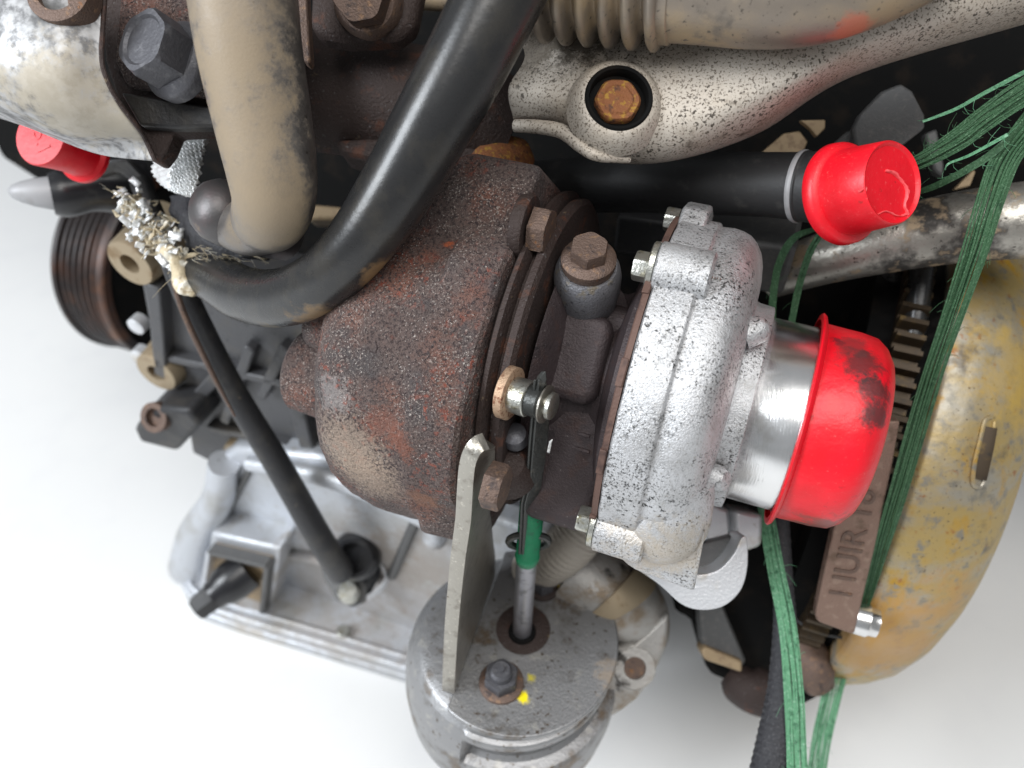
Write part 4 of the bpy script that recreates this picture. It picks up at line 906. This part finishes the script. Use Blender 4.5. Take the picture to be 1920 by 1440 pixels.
# ------------------------------------------------------------------ flywheel side
def build_flywheel():
    c = CRANK + EX * .080; R = .138
    fw = thing('flywheel_cover', 'worn yellow zinc plated flywheel cover with a slot and toothed ring', 'flywheel', Vector((c.x, c.y, c.z - R)))
    prof = [(0, R * .6), (0, R * .985), (.002, R * .998), (.005, R), (.014, R * .990), (.024, R * .962), (.034, R * .915), (.042, R * .85), (.048, R * .77), (.051, R * .66), (.052, R * .5)]
    full = []
    for (a, b) in zip(prof[:-1], prof[1:]):
        for i in range(3): full.append((a[0] + (b[0] - a[0]) * i / 3, a[1] + (b[1] - a[1]) * i / 3))
    full.append(prof[-1])
    lathe('cover_drum', c, EX, full, 'zincyellow', fw, seg=160, sharp=50)
    # ring gear: one mesh of teeth round the rim
    Rg = R * .965; n = 116; V = []; F = []
    a, b, c_ = frame(EX)
    for k in range(n):
        for j, (dt, rr) in enumerate(((0.0, Rg * .955), (.16, Rg), (.46, Rg), (.62, Rg * .955))):
            th = 2 * math.pi * (k + dt) / n
            for t in (-.018, -.0065): V.append(c + a * t + (c_ * math.cos(th) + b * math.sin(th)) * rr)
    m_ = len(V) // 2
    for i in range(m_):
        j = (i + 1) % m_; F.append((2 * i, 2 * i + 1, 2 * j + 1, 2 * j))
    F.append(tuple(2 * i for i in range(m_))[::-1]); F.append(tuple(2 * i + 1 for i in range(m_)))
    g = mk('ring_gear', V, F, 'gear', fw, sharp=25)
    lathe('gear_disc', c, EX, [(-.028, R * .5), (-.028, R * .88), (-.007, R * .90), (-.001, R * .92)], 'void', fw, seg=96)
    # slot in the drum: raised worn rim, flat brown patch painting the recess shade
    def on(px, py):
        rr = R * .97
        for _ in range(12):
            p = CYL(px, py, c, EX, rr); t = EX.dot(p - c)
            for (t0, r0), (t1, r1) in zip(prof[2:-1], prof[3:]):
                if t0 <= t <= t1: rr = (rr + r0 + (r1 - r0) * (t - t0) / max(1e-9, t1 - t0)) / 2
        return CYL(px, py, c, EX, rr + .0003)
    path = [on(1852, 800), on(1845, 840), on(1836, 880), on(1832, 898)]
    tube('slot', [(p, .0036) for p in path], 'gear', fw, n=16, seg=14, flat=.12, hint=(path[1] - c - EX * EX.dot(path[1] - c)).normalized())
    tube('slot_lip', [(on(1864, 790), .001), (on(1858, 840), .0012), (on(1850, 885), .0012), (on(1838, 912), .001), (on(1824, 905), .0011), (on(1826, 870), .0011), (on(1838, 820), .001), (on(1846, 790), .001), (on(1858, 782), .001)], 'zincyellow', fw, n=50, seg=8)
    # silver dowel at the rim
    q = P(1612, 1160, .340)
    lathe('dowel', q, C3(.9, -.2, .2), [(-.004, .0068), (.003, .0070), (.004, .0062), (.007, .006), (.0075, .003)], 'alumach', fw, seg=32)
    # brown stamped plate
    bp = thing('stamped_plate', 'brown metal plate with stamped characters behind the large red inlet cap', 'plate', P(1580, 1190, .35))
    d0, d1 = .334, .308
    a0, a1, a2 = P(1530, 1150, d0), P(1602, 1188, d0), P(1660, 800, d1)
    pn = (a1 - a0).cross(a2 - a0).normalized()
    if pn.dot(FW) > 0: pn = -pn
    def PP(px, py, k=0.0):
        r = P(px, py, 1.0) - CAM; return CAM + r * ((a0 + pn * k - CAM).dot(pn) / r.dot(pn))
    pts = [PP(x, y) for x, y in ((1529, 1152), (1545, 1075), (1565, 985), (1600, 880), (1640, 790), (1688, 790), (1672, 880), (1640, 1030), (1603, 1186), (1598, 1190), (1537, 1168), (1531, 1162))]
    pl = prism('plate_body', pts, -pn, .006, 'brownplate', bp, bevel=.0008)
    txt = bpy.data.curves.new('stamp', 'FONT'); txt.body = 'I IUIR 18'; txt.size = .0135; txt.extrude = .0005; txt.align_x = 'CENTER'; txt.align_y = 'CENTER'
    to = bpy.data.objects.new('tmp', txt); COL.objects.link(to)
    dg = bpy.context.evaluated_depsgraph_get(); me = bpy.data.meshes.new_from_object(to.evaluated_get(dg)); bpy.data.objects.remove(to)
    ctr = PP(1600, 1020, .0001); xd = (PP(1622, 930) - PP(1580, 1110)).normalized(); yd = pn.cross(xd).normalized()
    mk('stamped_text', [ctr + xd * v.co.x + yd * v.co.y + pn * v.co.z for v in me.vertices], [tuple(p.vertices) for p in me.polygons], 'rustbolt', bp)
build_flywheel()

def build_lower():
    # silver hooked bracket under the compressor
    hb = thing('support_bracket', 'silver hooked aluminium bracket under the compressor housing', 'bracket', P(1300, 1150, .33))
    pts = [(1180, 1058), (1245, 1068), (1300, 1078), (1345, 1070), (1375, 1040), (1390, 1010), (1400, 1010), (1402, 1060), (1390, 1105), (1360, 1135), (1320, 1144), (1280, 1134), (1235, 1095)]
    pv = [Vector((x, y, 0)) for x, y in pts]; pv = resample(pv + [pv[0]], 70)[:-1]
    prism('hook', [P(v.x, v.y, .318) for v in pv], FW, .016, 'aluclean', hb, bevel=.002, bseg=3)
    prism('web', [P(1200, 1050, .33), P(1390, 1000, .33), P(1390, 1060, .33), P(1300, 1090, .33)], FW, .006, 'greyplate', hb, bevel=.001)
    prism('post', [P(1325, 940, .335), P(1370, 955, .335), P(1375, 1035, .335), P(1318, 1035, .335)], FW, .02, 'aluclean', hb, bevel=.002)
    prism('post', [P(1376, 955, .33), P(1432, 965, .33), P(1430, 1025, .33), P(1400, 1035, .33), P(1378, 1020, .33)], FW, .02, 'aluclean', hb, bevel=.002)
    # elbow with bolt flange behind the actuator
    el = thing('exhaust_elbow', 'stained silver elbow with a drilled flange ear beside the actuator', 'elbow', P(1190, 1330, .39))
    ptube('elbow', [(1070, 1060, .39, 80), (1140, 1110, .388, 82), (1185, 1150, .390, 68), (1205, 1195, .40, 50)], 'stained', el, n=24, seg=36)
    ptube('rust_band', [(1140, 1105, .3865, 84), (1152, 1118, .386, 84), (1158, 1128, .386, 82)], 'boss', el, n=10, seg=36)
    pts = [(1150, 1215), (1190, 1205), (1240, 1160), (1256, 1150), (1250, 1215), (1225, 1270), (1195, 1312), (1165, 1335), (1120, 1360), (1110, 1290)]
    fp = prism('flange_ear', [P(x, y, .374) for x, y in pts], FW, .016, 'stained', el, bevel=.002)
    lathe('ear_seat', P(1190, 1252, .3738), C3(0, .1, 1), [(0, .0100), (.0012, .0095), (.0012, .0052), (-.001, .005)], 'stained', fp, seg=32)
    lathe('bolt_hole', P(1190, 1252, .3728), C3(0, .1, 1), [(-.0008, .0052), (.0003, .0050), (.0003, .001)], 'rustbolt', fp, seg=28)
    # starter side casing
    cs = thing('gearbox_casing', 'dark oily casing with a pale ledge below the compressor bracket', 'casing', P(1430, 1330, .40))
    pts = [(1262, 1150), (1300, 1165), (1312, 1220), (1330, 1268), (1360, 1280), (1380, 1300), (1420, 1330), (1480, 1340), (1560, 1300), (1590, 1220), (1600, 1100), (1560, 960), (1440, 900), (1300, 960)]
    prism('casing', [P(x, y, .40) for x, y in pts], FW + EY * .3, .07, 'void', cs, bevel=.004)
    pts = [(1308, 1130), (1350, 1120), (1400, 1240), (1390, 1255), (1318, 1222)]
    prism('side_panel', [P(x, y, .392) for x, y in pts], FW, .01, 'greyplate', cs, bevel=.0015)
    pts = [(1314, 1222), (1322, 1212), (1392, 1240), (1392, 1262), (1322, 1238)]
    prism('ledge', [P(x, y, .388) for x, y in pts], FW, .012, 'tan', cs, bevel=.0012)
    ptube('oily_boss', [(1370, 1262, .405, 26), (1400, 1290, .40, 42), (1450, 1300, .40, 42), (1480, 1296, .40, 36)], 'rustdark', cs, n=20, seg=28, rfun=lambda u, t: 1 + .12 * noise.noise(Vector((u * 5, t, 0))))
    lathe('cast_stud', P(1400, 1290, .40), C3(-.2, .3, .9), [(0, .006), (.004, .0052), (.0055, .003)], 'stained', cs, seg=20)
    ptube('rusty_foot', [(1490, 1200, .395, 38), (1520, 1250, .39, 40), (1540, 1290, .39, 26)], 'rustbolt', cs, n=16, seg=24, rfun=lambda u, t: 1 + .15 * noise.noise(Vector((u * 5, t, 2))))
    ptube('oily_cable', [(1490, 1160, .38, 3), (1530, 1185, .375, 3), (1600, 1200, .37, 3)], 'matteblack', cs, n=12, seg=8)
    # braided black sleeve with one strand per ridge
    def rf(u, t): return 1 + .05 * math.sin(u * 260 + 3 * t) * math.cos(3 * t)
    ptube('braided_sleeve', [(1462, 950, .345, 16), (1468, 1080, .342, 18), (1472, 1180, .34, 22), (1468, 1290, .336, 28), (1456, 1380, .332, 34), (1440, 1480, .328, 40), (1420, 1600, .32, 46)], 'sleeve', n=160, seg=30, rfun=rf)
    tag(bpy.data.objects['braided_sleeve'], 'black braided cable sleeve hanging beside the green strap', 'sleeve')
build_lower()

# ------------------------------------------------------------------ green straps
def ribbon_vf(line, wv, thick, base):
    V = []; F = []; n = len(line)
    for i, (p, w_, dirv) in enumerate(line):
        t = (line[min(i + 1, n - 1)][0] - line[max(i - 1, 0)][0]).normalized()
        s = (dirv - t * dirv.dot(t)).normalized(); nn = t.cross(s)
        for a, b in ((-1, -1), (1, -1), (1, 1), (-1, 1)): V.append(p + s * (a * w_) + nn * (b * thick))
    for i in range(n - 1):
        for k in range(4):
            k2 = (k + 1) % 4; F.append((base + i * 4 + k, base + i * 4 + k2, base + i * 4 + 4 + k2, base + i * 4 + 4 + k))
    F += [(base, base + 3, base + 2, base + 1), tuple(base + (n - 1) * 4 + k for k in range(4))]
    return V, F
def strap(label, pts, m, width, nstr, dirv, seed, fray=30, m2=None):
    """pts: (px, py, depth, width factor); woven from parallel flat strands, with loose hairs"""
    rnd = random.Random(seed)
    root = thing('green_strap', label, 'strap', P(*pts[-1][:3]), 'green straps tied round the engine')
    q = resample([Vector((*P(x, y, d), k)) for x, y, d, k in pts], 60)
    C_ = [Vector(v[:3]) for v in q]; K_ = [v[3] for v in q]
    V = []; F = []
    for s in range(nstr):
        u = (s + .5) / nstr * 2 - 1; ph = rnd.uniform(0, 6); jz = rnd.uniform(-1, 1) * width * .16; u += rnd.uniform(-.06, .06)
        line = []
        for i, p in enumerate(C_):
            t = (C_[min(i + 1, 59)] - C_[max(i - 1, 0)]).normalized(); sd = (dirv - t * dirv.dot(t)).normalized(); nn = t.cross(sd)
            wob = .10 * noise.noise(Vector((i * .11, s * 3.1, seed)))
            line.append((p + sd * (u + wob) * width * K_[i] + nn * (jz + .04 * width * math.sin(i * .35 + ph)), width * K_[i] / nstr * 1.3, sd))
        v, f = ribbon_vf(line, None, width * .03, len(V)); V += v; F += f
    mk('webbing', V, F, m, root, sharp=40)
    V = []; F = []
    for s in range(fray):
        i = rnd.randrange(0, 58); p = C_[i]; t = (C_[i + 1] - p).normalized(); sd = (dirv - t * dirv.dot(t)).normalized()
        side = rnd.choice((-1, 1)); p = p + sd * side * width * K_[i] * .95
        dd = (t * rnd.uniform(-1, 1) + sd * side * rnd.uniform(.2, .9) + Vector((rnd.uniform(-.3, .3), rnd.uniform(-.3, .3), rnd.uniform(-.3, .3)))).normalized()
        l = rnd.uniform(.0015, .006)
        v, f = tube_vf([(p, .00009), (p + dd * l * .5, .00008), (p + dd * l + t * l * .3, .00006)], 5, 4, True, len(V)); V += v; F += f
    if V:
        h = mk('loose_hairs', V, F, m2 or m, root, sharp=60); h['kind'] = 'stuff'
    return root
def build_straps():
    side = C3(1, .25, .1)
    strap('frayed green strap running from the scuffed red cap up past the grey bracket', [(1700, 312, .282, .55), (1745, 292, .276, .8), (1800, 258, .27, 1.0), (1860, 212, .264, 1.1), (1930, 165, .258, 1.15), (2020, 110, .252, 1.2)], 'strap', .0038, 20, C3(-.55, .8, .2), 1, 40, 'strap')
    strap('long green strap laid over the mottled pipe and down along the yellow flywheel cover', [(2000, 160, .262, 1.25), (1930, 240, .266, 1.2), (1885, 300, .270, 1.15), (1855, 380, .272, 1.1), (1828, 470, .275, 1.1), (1790, 580, .285, 1.0), (1752, 690, .298, .95), (1722, 790, .306, .95), (1690, 900, .312, .9), (1660, 1000, .322, .8), (1635, 1090, .336, .6), (1620, 1140, .345, .4)], 'strap', .0041, 18, C3(1, .1, .1), 2, 30, 'strap')
    strap('pale green twisted strap hanging next to the black braided sleeve', [(1428, 900, .333, .85), (1440, 985, .333, .9), (1455, 1070, .331, .95), (1475, 1170, .329, 1.0), (1487, 1280, .326, 1.05), (1492, 1380, .323, 1.1), (1496, 1500, .318, 1.1)], 'straplight', .0034, 12, C3(1, .1, .3), 3, 14)
    strap('pale green strap emerging below the yellow flywheel cover', [(1596, 1170, .40, .9), (1576, 1240, .395, 1.0), (1556, 1320, .388, .95), (1540, 1390, .38, .9), (1526, 1480, .37, .9), (1510, 1600, .36, .9)], 'straplight', .0046, 18, C3(1, .1, .3), 4, 6)
    strap('thin green cord looping from the scuffed red cap behind the compressor', [(1540, 425, .30, 1), (1490, 445, .305, 1), (1462, 490, .31, 1), (1450, 550, .315, 1), (1446, 620, .32, 1)], 'strap', .0013, 3, C3(1, .1, .3), 5, 4)
    strap('thin green cord stretched straight behind the machined inlet', [(1548, 425, .298, 1), (1520, 470, .303, 1), (1500, 530, .308, 1), (1485, 600, .313, 1), (1478, 640, .316, 1)], 'strap', .0012, 3, C3(1, .1, .3), 6, 4)
    strap('thin loose green strand crossing below the frayed strap', [(1690, 368, .300, .5), (1745, 352, .286, .8), (1800, 325, .276, .9), (1850, 295, .27, .9), (1890, 262, .266, .8)], 'strap', .0013, 3, C3(0, 1, .2), 7, 14, 'straplight')
    strap('single pale green thread reaching from the grey bracket', [(1730, 228, .275, .6), (1790, 205, .27, .8), (1850, 172, .265, .9), (1930, 130, .26, 1)], 'straplight', .0006, 2, C3(0, 1, .2), 8, 4)
    strap('single pale green thread curling below the frayed strap', [(1772, 318, .268, .6), (1780, 306, .268, .6), (1820, 290, .267, .8), (1890, 252, .264, 1)], 'straplight', .0005, 2, C3(0, 1, .2), 9, 4)
build_straps()
